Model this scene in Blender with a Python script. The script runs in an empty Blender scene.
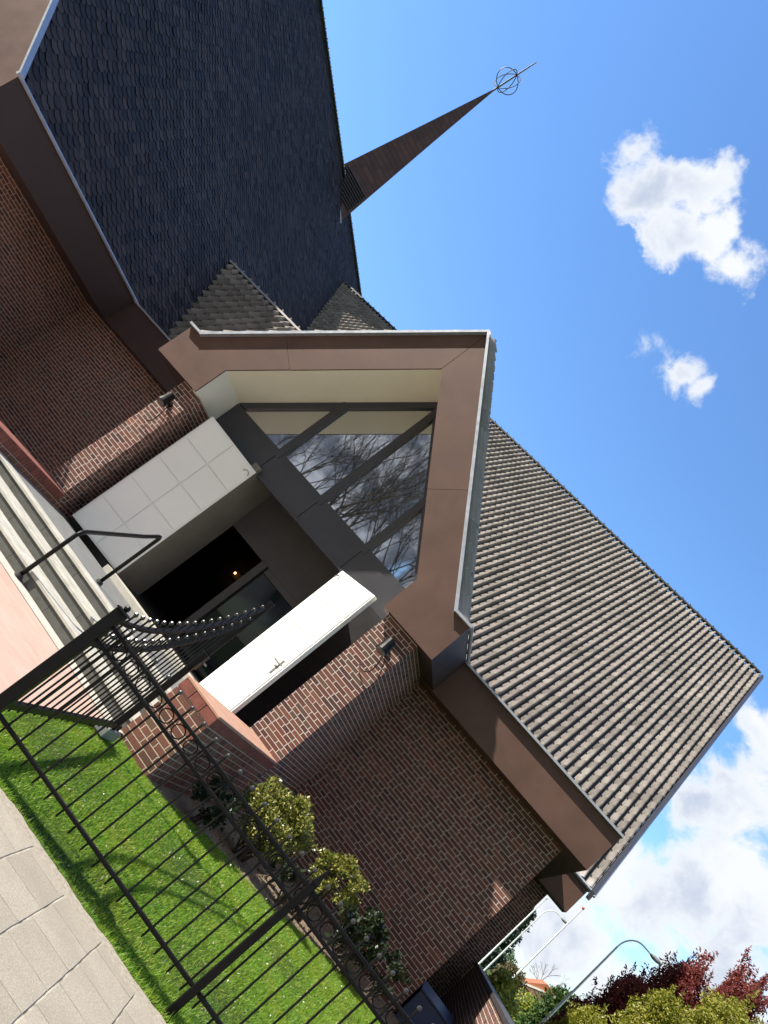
import bpy, math, random
import numpy as np
from mathutils import Vector, Matrix

random.seed(7)
RNG = np.random.default_rng(11)
SC = bpy.context.scene
COL = SC.collection

# ------------------------------------------------------------------ camera
H = 1.5                                   # eye height
YAW, PITCH, ROLL, FPX = math.radians(21.7873), math.radians(12.9258), math.radians(52.1086), 828.8
fw = Vector((-math.sin(YAW) * math.cos(PITCH), math.cos(YAW) * math.cos(PITCH), math.sin(PITCH)))
rt0 = Vector((math.cos(YAW), math.sin(YAW), 0))
up0 = rt0.cross(fw)
RT = math.cos(ROLL) * rt0 + math.sin(ROLL) * up0
UP = -math.sin(ROLL) * rt0 + math.cos(ROLL) * up0
cam = bpy.data.cameras.new("camera")
cam.sensor_fit = 'HORIZONTAL'
cam.sensor_width = 36.0
cam.lens = FPX / 768 * 36.0
cam.clip_start, cam.clip_end = 0.05, 3000
cam_o = bpy.data.objects.new("camera", cam)
COL.objects.link(cam_o)
m3 = Matrix((RT, UP, -fw)).transposed()
cam_o.matrix_world = Matrix.Translation((0, 0, H)) @ m3.to_4x4()
SC.camera = cam_o

# ------------------------------------------------------------------ light
SUN = Vector((-2.4, -1.0, 2.1)).normalized()          # towards the sun
EL = math.asin(SUN.z)
AZ = math.atan2(SUN.x, SUN.y)
SC.view_settings.view_transform = 'Standard'
SC.view_settings.look = 'None'
SC.view_settings.gamma = 1
SC.view_settings.use_curve_mapping = False
SC.view_settings.exposure = 0.85
SC.cycles.max_bounces = 8
SC.cycles.transparent_max_bounces = 16
sl = bpy.data.lights.new("sun", 'SUN')
sl.energy = 5.0
sl.angle = math.radians(0.5)
sl.color = (1.0, 0.93, 0.82)
so = bpy.data.objects.new("sun", sl)
COL.objects.link(so)
so.rotation_euler = (-SUN).to_track_quat('-Z', 'Y').to_euler()
so.location = (-40, -20, 40)


class NT:
    """small helper for writing node trees"""

    def __init__(self, tree):
        self.t = tree
        self.n = tree.nodes
        self.l = tree.links

    def new(self, typ, **kw):
        nd = self.n.new(typ)
        for k, v in kw.items():
            setattr(nd, k, v)
        return nd

    def put(self, sock, val):
        if hasattr(val, 'is_linked') or isinstance(val, bpy.types.NodeSocket):
            self.l.new(val, sock)
        else:
            sock.default_value = val

    def m(self, op, a, b=None, c=None, clamp=False):
        nd = self.n.new('ShaderNodeMath')
        nd.operation = op
        nd.use_clamp = clamp
        self.put(nd.inputs[0], a)
        if b is not None:
            self.put(nd.inputs[1], b)
        if c is not None:
            self.put(nd.inputs[2], c)
        return nd.outputs[0]

    def vm(self, op, a, b=None, scale=None):
        nd = self.n.new('ShaderNodeVectorMath')
        nd.operation = op
        self.put(nd.inputs[0], a)
        if b is not None:
            self.put(nd.inputs[1], b)
        if scale is not None:
            self.put(nd.inputs['Scale'], scale)
        return nd.outputs['Value'] if op in ('DOT_PRODUCT', 'LENGTH', 'DISTANCE') else nd.outputs[0]

    def comb(self, x, y, z):
        nd = self.n.new('ShaderNodeCombineXYZ')
        for i, v in enumerate((x, y, z)):
            self.put(nd.inputs[i], v)
        return nd.outputs[0]

    def sep(self, v):
        nd = self.n.new('ShaderNodeSeparateXYZ')
        self.put(nd.inputs[0], v)
        return nd.outputs

    def noise(self, vec, scale, detail=3, rough=0.5, out=0, dist=0.0):
        nd = self.n.new('ShaderNodeTexNoise')
        self.put(nd.inputs['Vector'], vec)
        nd.inputs['Scale'].default_value = scale
        nd.inputs['Detail'].default_value = detail
        nd.inputs['Roughness'].default_value = rough
        nd.inputs['Distortion'].default_value = dist
        return nd.outputs[out]

    def white(self, vec, out='Value'):
        nd = self.n.new('ShaderNodeTexWhiteNoise')
        nd.noise_dimensions = '3D'
        self.put(nd.inputs['Vector'], vec)
        return nd.outputs[out]

    def mix(self, f, a, b, mode='MIX'):
        nd = self.n.new('ShaderNodeMix')
        nd.data_type = 'RGBA'
        nd.blend_type = mode
        self.put(nd.inputs[0], f)
        self.put(nd.inputs[6], a if not isinstance(a, tuple) else (*a[:3], 1))
        self.put(nd.inputs[7], b if not isinstance(b, tuple) else (*b[:3], 1))
        return nd.outputs[2]

    def ramp(self, f, stops, interp='LINEAR'):
        nd = self.n.new('ShaderNodeValToRGB')
        cr = nd.color_ramp
        cr.interpolation = interp
        while len(cr.elements) < len(stops):
            cr.elements.new(0.5)
        for e, (p, c) in zip(cr.elements, stops):
            e.position = p
            e.color = (*c[:3], 1) if isinstance(c, tuple) else (c, c, c, 1)
        self.put(nd.inputs[0], f)
        return nd.outputs[0]

    def mr(self, v, a, b, c=0.0, d=1.0, smooth=False):
        nd = self.n.new('ShaderNodeMapRange')
        nd.interpolation_type = 'SMOOTHSTEP' if smooth else 'LINEAR'
        self.put(nd.inputs[0], v)
        for i, x in enumerate((a, b, c, d)):
            self.put(nd.inputs[i + 1], x)
        return nd.outputs[0]

    def bump(self, h, strength=0.5, dist=0.01):
        nd = self.n.new('ShaderNodeBump')
        nd.inputs['Strength'].default_value = strength
        nd.inputs['Distance'].default_value = dist
        self.put(nd.inputs['Height'], h)
        return nd.outputs[0]


# sky: Nishita light with real cumulus placed by direction
world = bpy.data.worlds.new("World")
SC.world = world
world.use_nodes = True
wt = NT(world.node_tree)
for nd in list(wt.n):
    wt.n.remove(nd)
wo = wt.new('ShaderNodeOutputWorld')
bg = wt.new('ShaderNodeBackground')
sky = wt.new('ShaderNodeTexSky')
sky.sky_type = 'NISHITA'
sky.sun_disc = False
sky.sun_elevation = EL
sky.sun_rotation = AZ
sky.altitude = 0
sky.air_density = 1.25
sky.dust_density = 0.35
sky.ozone_density = 2.6
bg.inputs[1].default_value = 0.09
dvec = wt.new('ShaderNodeTexCoord').outputs['Generated']
dvec = wt.vm('NORMALIZE', dvec)
dx, dy, dz = wt.sep(dvec)
raw = dvec
warp = wt.vm('SUBTRACT', wt.noise(raw, 11.0, 6, 0.62, out=1), (0.5, 0.5, 0.5))
dvec = wt.vm('ADD', raw, wt.vm('SCALE', warp, scale=0.075))
n_big = wt.noise(raw, 7.0, 8, 0.6)
n_fine = wt.noise(raw, 24.0, 8, 0.62, dist=0.4)


def blob(c, r, stretch=None, s=1.0):
    """soft ball of sky directions round c, optionally stretched along an axis"""
    dlt = wt.vm('SUBTRACT', dvec, tuple(Vector(c).normalized()))
    if stretch:
        ax = Vector(stretch).normalized()
        k = wt.vm('DOT_PRODUCT', dlt, tuple(ax))
        dlt = wt.vm('SUBTRACT', dlt, wt.vm('SCALE', tuple(ax), scale=wt.m('MULTIPLY', k, 1 - 1 / s)))
    dist = wt.vm('LENGTH', dlt)
    return wt.m('SUBTRACT', 1.0, wt.m('DIVIDE', dist, r))


def vmax(*a):
    o = a[0]
    for b in a[1:]:
        o = wt.m('MAXIMUM', o, b)
    return o


small = vmax(wt.m('MULTIPLY', blob((-0.406, 0.660, 0.632), 0.040), 0.75), blob((-0.374, 0.684, 0.626), 0.046),
             blob((-0.345, 0.680, 0.648), 0.048), blob((-0.329, 0.706, 0.628), 0.048),
             wt.m('MULTIPLY', blob((-0.265, 0.715, 0.648), 0.044), 0.85), blob((-0.300, 0.700, 0.645), 0.044),
             wt.m('MULTIPLY', blob((-0.340, 0.657, 0.673), 0.030), 0.7),
             wt.m('MULTIPLY', blob((-0.222, 0.796, 0.562), 0.036), 0.85),
             wt.m('MULTIPLY', blob((-0.201, 0.802, 0.562), 0.032), 0.8),
             wt.m('MULTIPLY', blob((-0.276, 0.786, 0.553), 0.034), 0.42),
             wt.m('MULTIPLY', blob((-0.248, 0.791, 0.560), 0.030), 0.45))
mass = vmax(blob((0.120, 0.944, 0.307), 0.075), blob((0.098, 0.959, 0.267), 0.055), blob((0.106, 0.925, 0.366), 0.05),
            blob((0.134, 0.978, 0.158), 0.090), blob((0.165, 0.964, 0.210), 0.085), blob((0.126, 0.989, 0.081), 0.10),
            blob((0.207, 0.952, 0.224), 0.085), blob((0.076, 0.995, 0.057), 0.09), blob((0.25, 0.95, 0.14), 0.13),
            blob((0.45, 0.88, 0.16), 0.20), blob((-0.30, 0.95, 0.08), 0.10),
            blob((-0.75, 0.64, 0.12), 0.2), blob((0.8, 0.6, 0.15), 0.25))
rear = wt.m('MULTIPLY', wt.mr(dy, 0.1, -0.35, 0, 1), wt.mr(dz, 0.0, 0.06, 0, 1))
rearc = wt.m('MULTIPLY', wt.mr(wt.noise(dvec, 2.6, 7, 0.55), 0.26, 0.44, 0.05, 1.1), rear)
base = vmax(small, mass, rearc)
fld = wt.m('ADD', base, wt.m('ADD', wt.m('MULTIPLY', wt.m('SUBTRACT', n_big, 0.5), 1.5),
                              wt.m('MULTIPLY', wt.m('SUBTRACT', n_fine, 0.5), 1.35)))
fld = wt.m('MULTIPLY', fld, wt.mr(base, 0.0, 0.12, 0, 1))
cmask = wt.mr(fld, 0.16, 0.66, 0, 1, True)
shade = wt.mr(wt.noise(wt.vm('ADD', dvec, (3.1, 1.7, 0.4)), 9.0, 5, 0.55), 0.36, 0.62, 0, 1, True)
thick = wt.mr(fld, 0.35, 1.15, 0, 1, True)
shade = wt.m('MULTIPLY', shade, thick)
ccol = wt.mix(shade, (5.9, 6.1, 6.4), (3.5, 4.0, 5.0))
ccol = wt.mix(rear, ccol, wt.mix(wt.mr(n_fine, 0.38, 0.62, 0, 1, True), (0.85, 1.02, 1.4), (3.9, 4.15, 4.7)))
# Nishita a little deeper blue, as an exposed phone picture shows it
skyc = wt.mix(1.0, sky.outputs[0], (0.92, 1.24, 1.60), 'MULTIPLY')
fin = wt.mix(cmask, skyc, ccol)
wt.l.new(fin, bg.inputs[0])
wt.l.new(bg.outputs[0], wo.inputs[0])


# ------------------------------------------------------------------ objects
def tag(o, label=None, cat=None, group=None, kind=None):
    if label:
        o['label'] = label
    if cat:
        o['category'] = cat
    if group:
        o['group'] = group
    if kind:
        o['kind'] = kind
    return o


def empty(name, loc=(0, 0, 0), rz=0.0):
    o = bpy.data.objects.new(name, None)
    o.empty_display_size = 0.2
    COL.objects.link(o)
    o.location = loc
    o.rotation_euler = (0, 0, rz)
    return o


def root_of(o):
    while o.parent:
        o = o.parent
    return o


class MB:
    """collects polygons; build() links them as one mesh object"""

    def __init__(self):
        self.v, self.f, self.uv = [], [], None

    def poly(self, pts):
        b = len(self.v)
        self.v += [tuple(p) for p in pts]
        self.f.append(tuple(range(b, b + len(pts))))

    def add(self, vs, fs):
        b = len(self.v)
        self.v += [tuple(p) for p in vs]
        self.f += [tuple(i + b for i in q) for q in fs]

    def box(self, x0, x1, y0, y1, z0, z1, bev=0.0):
        x0, x1 = min(x0, x1), max(x0, x1)
        y0, y1 = min(y0, y1), max(y0, y1)
        z0, z1 = min(z0, z1), max(z0, z1)
        if bev <= 0:
            vs = [(x, y, z) for z in (z0, z1) for y in (y0, y1) for x in (x0, x1)]
            fs = [(0, 2, 3, 1), (4, 5, 7, 6), (0, 1, 5, 4), (2, 6, 7, 3), (0, 4, 6, 2), (1, 3, 7, 5)]
            self.add(vs, fs)
        else:
            b = bev
            rings = []
            for z, i in ((z0, b), (z0 + b, 0), (z1 - b, 0), (z1, b)):
                xa, xb, ya, yb = x0 + i, x1 - i, y0 + i, y1 - i
                c = b if i == 0 else 0.0
                rings.append([(xa + c, ya, z), (xb - c, ya, z), (xb, ya + c, z), (xb, yb - c, z),
                              (xb - c, yb, z), (xa + c, yb, z), (xa, yb - c, z), (xa, ya + c, z)])
            self.loft(rings)
        return self

    def loft(self, rings, cap=True, closed=True):
        b = len(self.v)
        n = len(rings[0])
        for r in rings:
            self.v += [tuple(p) for p in r]
        for k in range(len(rings) - 1):
            for i in range(n if closed else n - 1):
                j = (i + 1) % n
                self.f.append((b + k * n + i, b + k * n + j, b + (k + 1) * n + j, b + (k + 1) * n + i))
        if cap:
            self.f.append(tuple(b + i for i in reversed(range(n))))
            e = b + (len(rings) - 1) * n
            self.f.append(tuple(e + i for i in range(n)))
        return self

    def prism(self, outline, d):
        """planar outline (3d points) pushed along vector d"""
        d = Vector(d)
        a = [Vector(p) for p in outline]
        return self.loft([a, [p + d for p in a]])

    def tube(self, pts, r, n=8, cap=True):
        pts = [Vector(p) for p in pts]
        rs = r if isinstance(r, (list, tuple)) else [r] * len(pts)
        rings = []
        ref = None
        for i, p in enumerate(pts):
            d = (pts[min(i + 1, len(pts) - 1)] - pts[max(i - 1, 0)])
            if d.length < 1e-9:
                d = Vector((0, 0, 1))
            d.normalize()
            if ref is None:
                ref = Vector((0, 0, 1)) if abs(d.z) < 0.9 else Vector((1, 0, 0))
            a = d.cross(ref)
            if a.length < 1e-6:
                a = d.orthogonal()
            a.normalize()
            b = d.cross(a)
            pass
            rings.append([p + rs[i] * (math.cos(t) * a + math.sin(t) * b)
                          for t in [2 * math.pi * k / n for k in range(n)]])
        return self.loft(rings, cap)

    def ring(self, c, ax, R, r, n=20, m=6):
        c, ax = Vector(c), Vector(ax).normalized()
        a = ax.orthogonal().normalized()
        b = ax.cross(a)
        rings = []
        for k in range(n + 1):
            t = 2 * math.pi * k / n
            o = math.cos(t) * a + math.sin(t) * b
            rings.append([c + R * o + r * (math.cos(s) * o + math.sin(s) * ax)
                          for s in [2 * math.pi * q / m for q in range(m)]])
        return self.loft(rings, cap=False)

    def ball(self, c, r, n=8, m=5, sz=1.0):
        c = Vector(c)
        rings = []
        for k in range(m + 1):
            t = -math.pi / 2 + math.pi * k / m
            q = max(math.cos(t), 0.02)
            rings.append([c + Vector((r * q * math.cos(2 * math.pi * i / n), r * q * math.sin(2 * math.pi * i / n),
                                      r * sz * math.sin(t))) for i in range(n)])
        return self.loft(rings)

    def build(self, name, mat, parent=None, local=False, smooth=False, uv=None):
        me = bpy.data.meshes.new(name)
        off = Vector((0, 0, 0))
        if parent is not None and not local:
            off = root_of(parent).location
        me.from_pydata([(a[0] - off.x, a[1] - off.y, a[2] - off.z) for a in self.v], [], self.f)
        if mat:
            me.materials.append(mat)
        if uv is not None:
            lay = me.uv_layers.new(name='UVMap')
            idx = np.empty(len(me.loops), dtype=np.int32)
            me.loops.foreach_get('vertex_index', idx)
            lay.data.foreach_set('uv', np.asarray(uv, dtype=np.float32)[idx].ravel())
        if smooth:
            me.polygons.foreach_set('use_smooth', [True] * len(me.polygons))
        me.update()
        o = bpy.data.objects.new(name, me)
        COL.objects.link(o)
        if parent is not None:
            o.parent = parent
        return o


def mesh_np(name, V, F, mat, parent=None, uv=None, off=None):
    """numpy vertices and equal-size faces to one mesh object"""
    V = np.asarray(V, dtype=np.float32)
    if parent is not None:
        V = V - np.array(root_of(parent).location, dtype=np.float32)
    F = np.asarray(F, dtype=np.int32)
    me = bpy.data.meshes.new(name)
    me.vertices.add(len(V))
    me.vertices.foreach_set('co', V.ravel())
    k = F.shape[1]
    me.loops.add(F.size)
    me.loops.foreach_set('vertex_index', F.ravel())
    me.polygons.add(len(F))
    me.polygons.foreach_set('loop_start', np.arange(0, F.size, k, dtype=np.int32))
    me.polygons.foreach_set('loop_total', np.full(len(F), k, dtype=np.int32))
    if uv is not None:
        lay = me.uv_layers.new(name='UVMap')
        lay.data.foreach_set('uv', np.asarray(uv, dtype=np.float32)[F.ravel()].ravel())
    me.materials.append(mat)
    me.update(calc_edges=True)
    me.validate()
    o = bpy.data.objects.new(name, me)
    COL.objects.link(o)
    if parent is not None:
        o.parent = parent
    return o


# ------------------------------------------------------------------ materials
def mat_new(name):
    m = bpy.data.materials.new(name)
    m.use_nodes = True
    t = NT(m.node_tree)
    p = [n for n in t.n if n.type == 'BSDF_PRINCIPLED'][0]
    return m, t, p


def plain(name, col, rough=0.6, metal=0.0, var=0.12, scale=3.0, spec=0.5, bump=0.0, bscale=60):
    m, t, p = mat_new(name)
    pos = t.new('ShaderNodeNewGeometry').outputs['Position']
    n = t.noise(pos, scale, 5, 0.6)
    lo = tuple(c * (1 - var) for c in col)
    hi = tuple(min(c * (1 + var), 1) for c in col)
    t.put(p.inputs['Base Color'], t.ramp(n, [(0.3, lo), (0.7, hi)]))
    t.put(p.inputs['Roughness'], t.mr(t.noise(pos, scale * 2.3, 4), 0.3, 0.7, max(rough - 0.07, 0.02), min(rough + 0.07, 1)))
    p.inputs['Metallic'].default_value = metal
    p.inputs['Specular IOR Level'].default_value = spec
    if bump > 0:
        t.put(p.inputs['Normal'], t.bump(t.noise(pos, bscale, 4), bump, 0.004))
    return m


def brick_mat(name, cols, mortar, course=0.0660, mod=0.125, joint=0.011, seed=0.0, rough=0.8):
    """wild-bond brick: stretchers and headers, each course shifted at random"""
    m, t, p = mat_new(name)
    g = t.new('ShaderNodeNewGeometry')
    px, py, pz = t.sep(g.outputs['Position'])
    nx, ny, nz = t.sep(g.outputs['True Normal'])
    side = t.m('GREATER_THAN', t.m('ABSOLUTE', nx), 0.6)
    u = t.m('ADD', t.m('MULTIPLY', px, t.m('SUBTRACT', 1.0, side)), t.m('MULTIPLY', py, side))
    flat = t.m('GREATER_THAN', t.m('ABSOLUTE', nz), 0.6)
    v = t.m('ADD', t.m('MULTIPLY', pz, t.m('SUBTRACT', 1.0, flat)), t.m('MULTIPLY', py, flat))
    wob = t.m('MULTIPLY', t.m('SUBTRACT', t.noise(g.outputs['Position'], 9.0, 2), 0.5), 0.0025)
    v = t.m('ADD', v, wob)
    row = t.m('FLOOR', t.m('DIVIDE', v, course))
    fv = t.m('FRACT', t.m('DIVIDE', v, course))
    rrow = t.white(t.comb(row, seed, 3.3))
    par = t.m('MODULO', t.m('ABSOLUTE', row), 2.0)
    uu = t.m('ADD', t.m('DIVIDE', u, mod), t.m('ADD', par, t.m('MULTIPLY', rrow, 0.55)))
    cell = t.m('FLOOR', t.m('DIVIDE', uu, 2.0))
    mm = t.m('SUBTRACT', uu, t.m('MULTIPLY', cell, 2.0))
    split = t.m('GREATER_THAN', t.white(t.comb(cell, row, seed + 3.1)), 0.74)
    half = t.m('MULTIPLY', t.m('GREATER_THAN', mm, 1.0), split)
    bid = t.m('ADD', t.m('MULTIPLY', cell, 2.0), half)
    dh = t.m('ADD', t.m('ABSOLUTE', t.m('SUBTRACT', mm, 1.0)), t.m('MULTIPLY', t.m('SUBTRACT', 1.0, split), 9.0))
    d = t.m('MINIMUM', t.m('MINIMUM', mm, t.m('SUBTRACT', 2.0, mm)), dh)
    d = t.m('MULTIPLY', d, mod)
    dv = t.m('MULTIPLY', t.m('MINIMUM', fv, t.m('SUBTRACT', 1.0, fv)), course)
    dd = t.m('MINIMUM', d, dv)
    edge = t.m('MULTIPLY', t.m('SUBTRACT', t.noise(g.outputs['Position'], 70.0, 3), 0.5), 0.006)
    dd = t.m('ADD', dd, edge)
    isb = t.mr(dd, joint * 0.5 - 0.002, joint * 0.5 + 0.0015)
    rnd = t.white(t.comb(bid, row, seed + 7.7))
    rnd2 = t.white(t.comb(bid, row, seed + 1.7))
    stops = [(i / max(len(cols) - 1, 1), c) for i, c in enumerate(cols)]
    bc = t.ramp(rnd, stops)
    bc = t.mix(t.mr(t.noise(g.outputs['Position'], 45.0, 4, 0.65), 0.35, 0.75, 0, 0.55), bc,
               t.mix(1.0, bc, (0.55, 0.5, 0.52), 'MULTIPLY'))
    bc = t.mix(t.m('MULTIPLY', rnd2, 0.18), bc, (0.05, 0.035, 0.035))
    big = t.noise(g.outputs['Position'], 0.8, 4)
    bc = t.mix(t.mr(big, 0.4, 0.7, 0, 0.3), bc, (0.06, 0.045, 0.045))
    strk = t.noise(t.comb(t.m('MULTIPLY', u, 3.0), t.m('MULTIPLY', v, 0.35), seed), 1.0, 4, 0.6)
    mortar_dirt = t.mr(strk, 0.5, 0.75, 0, 0.45)
    mc = t.mix(t.noise(g.outputs['Position'], 25.0, 4), tuple(c * 0.75 for c in mortar), tuple(c * 1.15 for c in mortar))
    mc = t.mix(mortar_dirt, mc, tuple(c * 0.45 for c in mortar))
    t.put(p.inputs['Base Color'], t.mix(isb, mc, bc))
    p.inputs['Roughness'].default_value = rough
    p.inputs['Specular IOR Level'].default_value = 0.25
    hgt = t.m('ADD', isb, t.m('MULTIPLY', t.noise(g.outputs['Position'], 60.0, 4), 0.35))
    hgt = t.m('ADD', hgt, t.m('MULTIPLY', rnd2, 0.25))
    t.put(p.inputs['Normal'], t.bump(hgt, 0.8, 0.006))
    return m


M = {}
M['brick'] = brick_mat('brick', [(0.085, 0.042, 0.040), (0.145, 0.060, 0.047), (0.205, 0.076, 0.055), (0.125, 0.082, 0.060), (0.255, 0.105, 0.073), (0.11, 0.050, 0.045)],
                       (0.60, 0.54, 0.49))
M['brick_low'] = brick_mat('brick_low', [(0.12, 0.062, 0.046), (0.21, 0.088, 0.062), (0.27, 0.11, 0.075), (0.19, 0.115, 0.075)],
                           (0.50, 0.42, 0.33), course=0.0775, mod=0.12, seed=4.0)
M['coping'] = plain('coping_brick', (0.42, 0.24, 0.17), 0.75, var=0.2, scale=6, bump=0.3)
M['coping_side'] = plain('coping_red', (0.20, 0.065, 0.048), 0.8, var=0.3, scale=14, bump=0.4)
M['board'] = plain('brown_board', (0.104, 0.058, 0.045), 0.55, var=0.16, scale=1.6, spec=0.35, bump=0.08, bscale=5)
M['board_shade'] = plain('shaded_brown_board', (0.052, 0.036, 0.034), 0.6, var=0.07, scale=0.7, spec=0.3)  # shaded copy of the brown board: eaves shade put into the colour
M['zinc'] = plain('zinc_trim', (0.42, 0.45, 0.50), 0.42, metal=0.5, var=0.1, scale=5)
M['cream'] = plain('cream_soffit', (0.74, 0.71, 0.58), 0.6, var=0.04, scale=0.8)
M['white_soffit'] = plain('white_side_panel', (0.72, 0.73, 0.68), 0.6, var=0.04, scale=0.8)
M['anthracite'] = plain('anthracite_frame', (0.045, 0.045, 0.055), 0.45, var=0.1, scale=2)
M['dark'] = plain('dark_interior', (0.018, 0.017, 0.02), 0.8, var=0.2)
M['darkgrey'] = plain('dark_grey_panel', (0.06, 0.055, 0.055), 0.65, var=0.15, scale=1.5)
M['jamb'] = plain('grey_jamb', (0.17, 0.16, 0.14), 0.6, var=0.12, scale=2)
M['door'] = plain('white_door_paint', (0.86, 0.86, 0.84), 0.45, var=0.03, scale=1.2)
M['door_edge'] = plain('aluminium_edge', (0.62, 0.62, 0.62), 0.4, metal=0.5, var=0.05)
M['steel'] = plain('dull_steel', (0.35, 0.34, 0.33), 0.4, metal=0.8, var=0.1)
M['iron'] = plain('black_ironwork', (0.005, 0.005, 0.006), 0.42, var=0.35, scale=9, spec=0.2, bump=0.15, bscale=120)
M['tip'] = plain('worn_finial', (0.03, 0.03, 0.032), 0.25, metal=0.0, var=0.2, spec=0.7)
M['galv'] = plain('galvanised_pole', (0.78, 0.78, 0.77), 0.4, metal=0.3, var=0.08)
M['flag_white'] = plain('white_pole', (0.78, 0.78, 0.78), 0.4, var=0.05)
M['redcap'] = plain('red_cap', (0.45, 0.05, 0.04), 0.5)
M['bluebox'] = plain('blue_painted_steel', (0.035, 0.055, 0.15), 0.45, var=0.15, scale=4)
M['rosette'] = plain('rubber_black', (0.02, 0.02, 0.02), 0.7)
M['lampglass'] = plain('lamp_glass', (0.10, 0.10, 0.10), 0.2, var=0.05)
M['ridge'] = plain('dark_ridge_tile', (0.045, 0.04, 0.042), 0.55, var=0.2, scale=5)
M['conc'] = plain('pale_concrete', (0.50, 0.48, 0.42), 0.8, var=0.12, scale=5, bump=0.3)
M['bark'] = plain('bark', (0.07, 0.052, 0.04), 0.9, var=0.3, scale=8, bump=0.6)
M['bark_pale'] = plain('pale_bark', (0.13, 0.10, 0.08), 0.9, var=0.3, scale=8, bump=0.6)
M['white_paint'] = plain('white_paint', (0.78, 0.77, 0.74), 0.5, var=0.05)


def glass_mat(name, refl, tint):
    m, t, p = mat_new(name)
    p.inputs['Base Color'].default_value = (*tint, 1)
    p.inputs['Metallic'].default_value = refl
    p.inputs['Roughness'].default_value = 0.015
    p.inputs['Specular IOR Level'].default_value = 0.8 if refl else 0.25
    pos = t.new('ShaderNodeNewGeometry').outputs['Position']
    t.put(p.inputs['Normal'], t.bump(t.noise(pos, 1.2, 2), 0.05, 0.01))
    return m


M['glass'] = glass_mat('reflecting_glass', 0.95, (0.56, 0.57, 0.58))
M['darkglass'] = glass_mat('dark_glass', 0.0, (0.012, 0.016, 0.018))


def tile_mat(name, c0, c1, rough=0.45, spec=0.4):
    m, t, p = mat_new(name)
    p.inputs['Specular IOR Level'].default_value = spec
    uv = t.new('ShaderNodeUVMap').outputs[0]
    u, v, _ = t.sep(uv)
    cid = t.comb(t.m('FLOOR', u), t.m('FLOOR', v), 0.0)
    r = t.white(cid)
    pos = t.new('ShaderNodeNewGeometry').outputs['Position']
    col = t.mix(r, c0, c1)
    col = t.mix(t.mr(t.noise(pos, 0.9, 5, 0.65), 0.42, 0.7, 0, 0.5), col, tuple(c * 0.6 for c in c0))
    col = t.mix(t.m('MULTIPLY', t.m('GREATER_THAN', t.white(t.comb(t.m('FLOOR', v), t.m('FLOOR', u), 4.0)), 0.93), 0.45), col, tuple(c * 0.5 for c in c0))
    col = t.mix(t.mr(t.noise(pos, 30, 4), 0.5, 0.75, 0, 0.35), col, tuple(min(1, c * 1.25) for c in c1))
    t.put(p.inputs['Base Color'], col)
    t.put(p.inputs['Roughness'], t.mr(r, 0, 1, rough - 0.06, rough + 0.1))
    t.put(p.inputs['Normal'], t.bump(t.noise(pos, 80, 3), 0.2, 0.004))
    return m


M['tile'] = tile_mat('glazed_brown_pantile', (0.235, 0.212, 0.198), (0.385, 0.35, 0.328), 0.5, 0.3)
M['slate'] = tile_mat('dark_slate', (0.020, 0.0165, 0.0165), (0.080, 0.066, 0.064), 0.66, 0.16)


def spire_mat():
    m, t, p = mat_new('brown_copper_spire')
    pos = t.new('ShaderNodeNewGeometry').outputs['Position']
    x, y, z = t.sep(pos)
    f = t.m('FRACT', t.m('DIVIDE', z, 0.30))
    seam = t.mr(f, 0.0, 0.12, 1, 0)
    row = t.m('FLOOR', t.m('DIVIDE', z, 0.30))
    r = t.white(t.comb(row, t.m('FLOOR', t.m('DIVIDE', t.m('ADD', x, y), 0.55)), 1.0))
    c = t.mix(r, (0.075, 0.038, 0.034), (0.115, 0.06, 0.05))
    c = t.mix(t.mr(t.noise(pos, 2.0, 4), 0.4, 0.7, 0, 0.5), c, (0.07, 0.04, 0.04))
    t.put(p.inputs['Base Color'], t.mix(seam, c, (0.03, 0.02, 0.022)))
    p.inputs['Roughness'].default_value = 0.5
    p.inputs['Metallic'].default_value = 0.3
    t.put(p.inputs['Normal'], t.bump(t.m('SUBTRACT', 1.0, seam), 0.6, 0.02))
    return m


M['spire'] = spire_mat()


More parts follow.
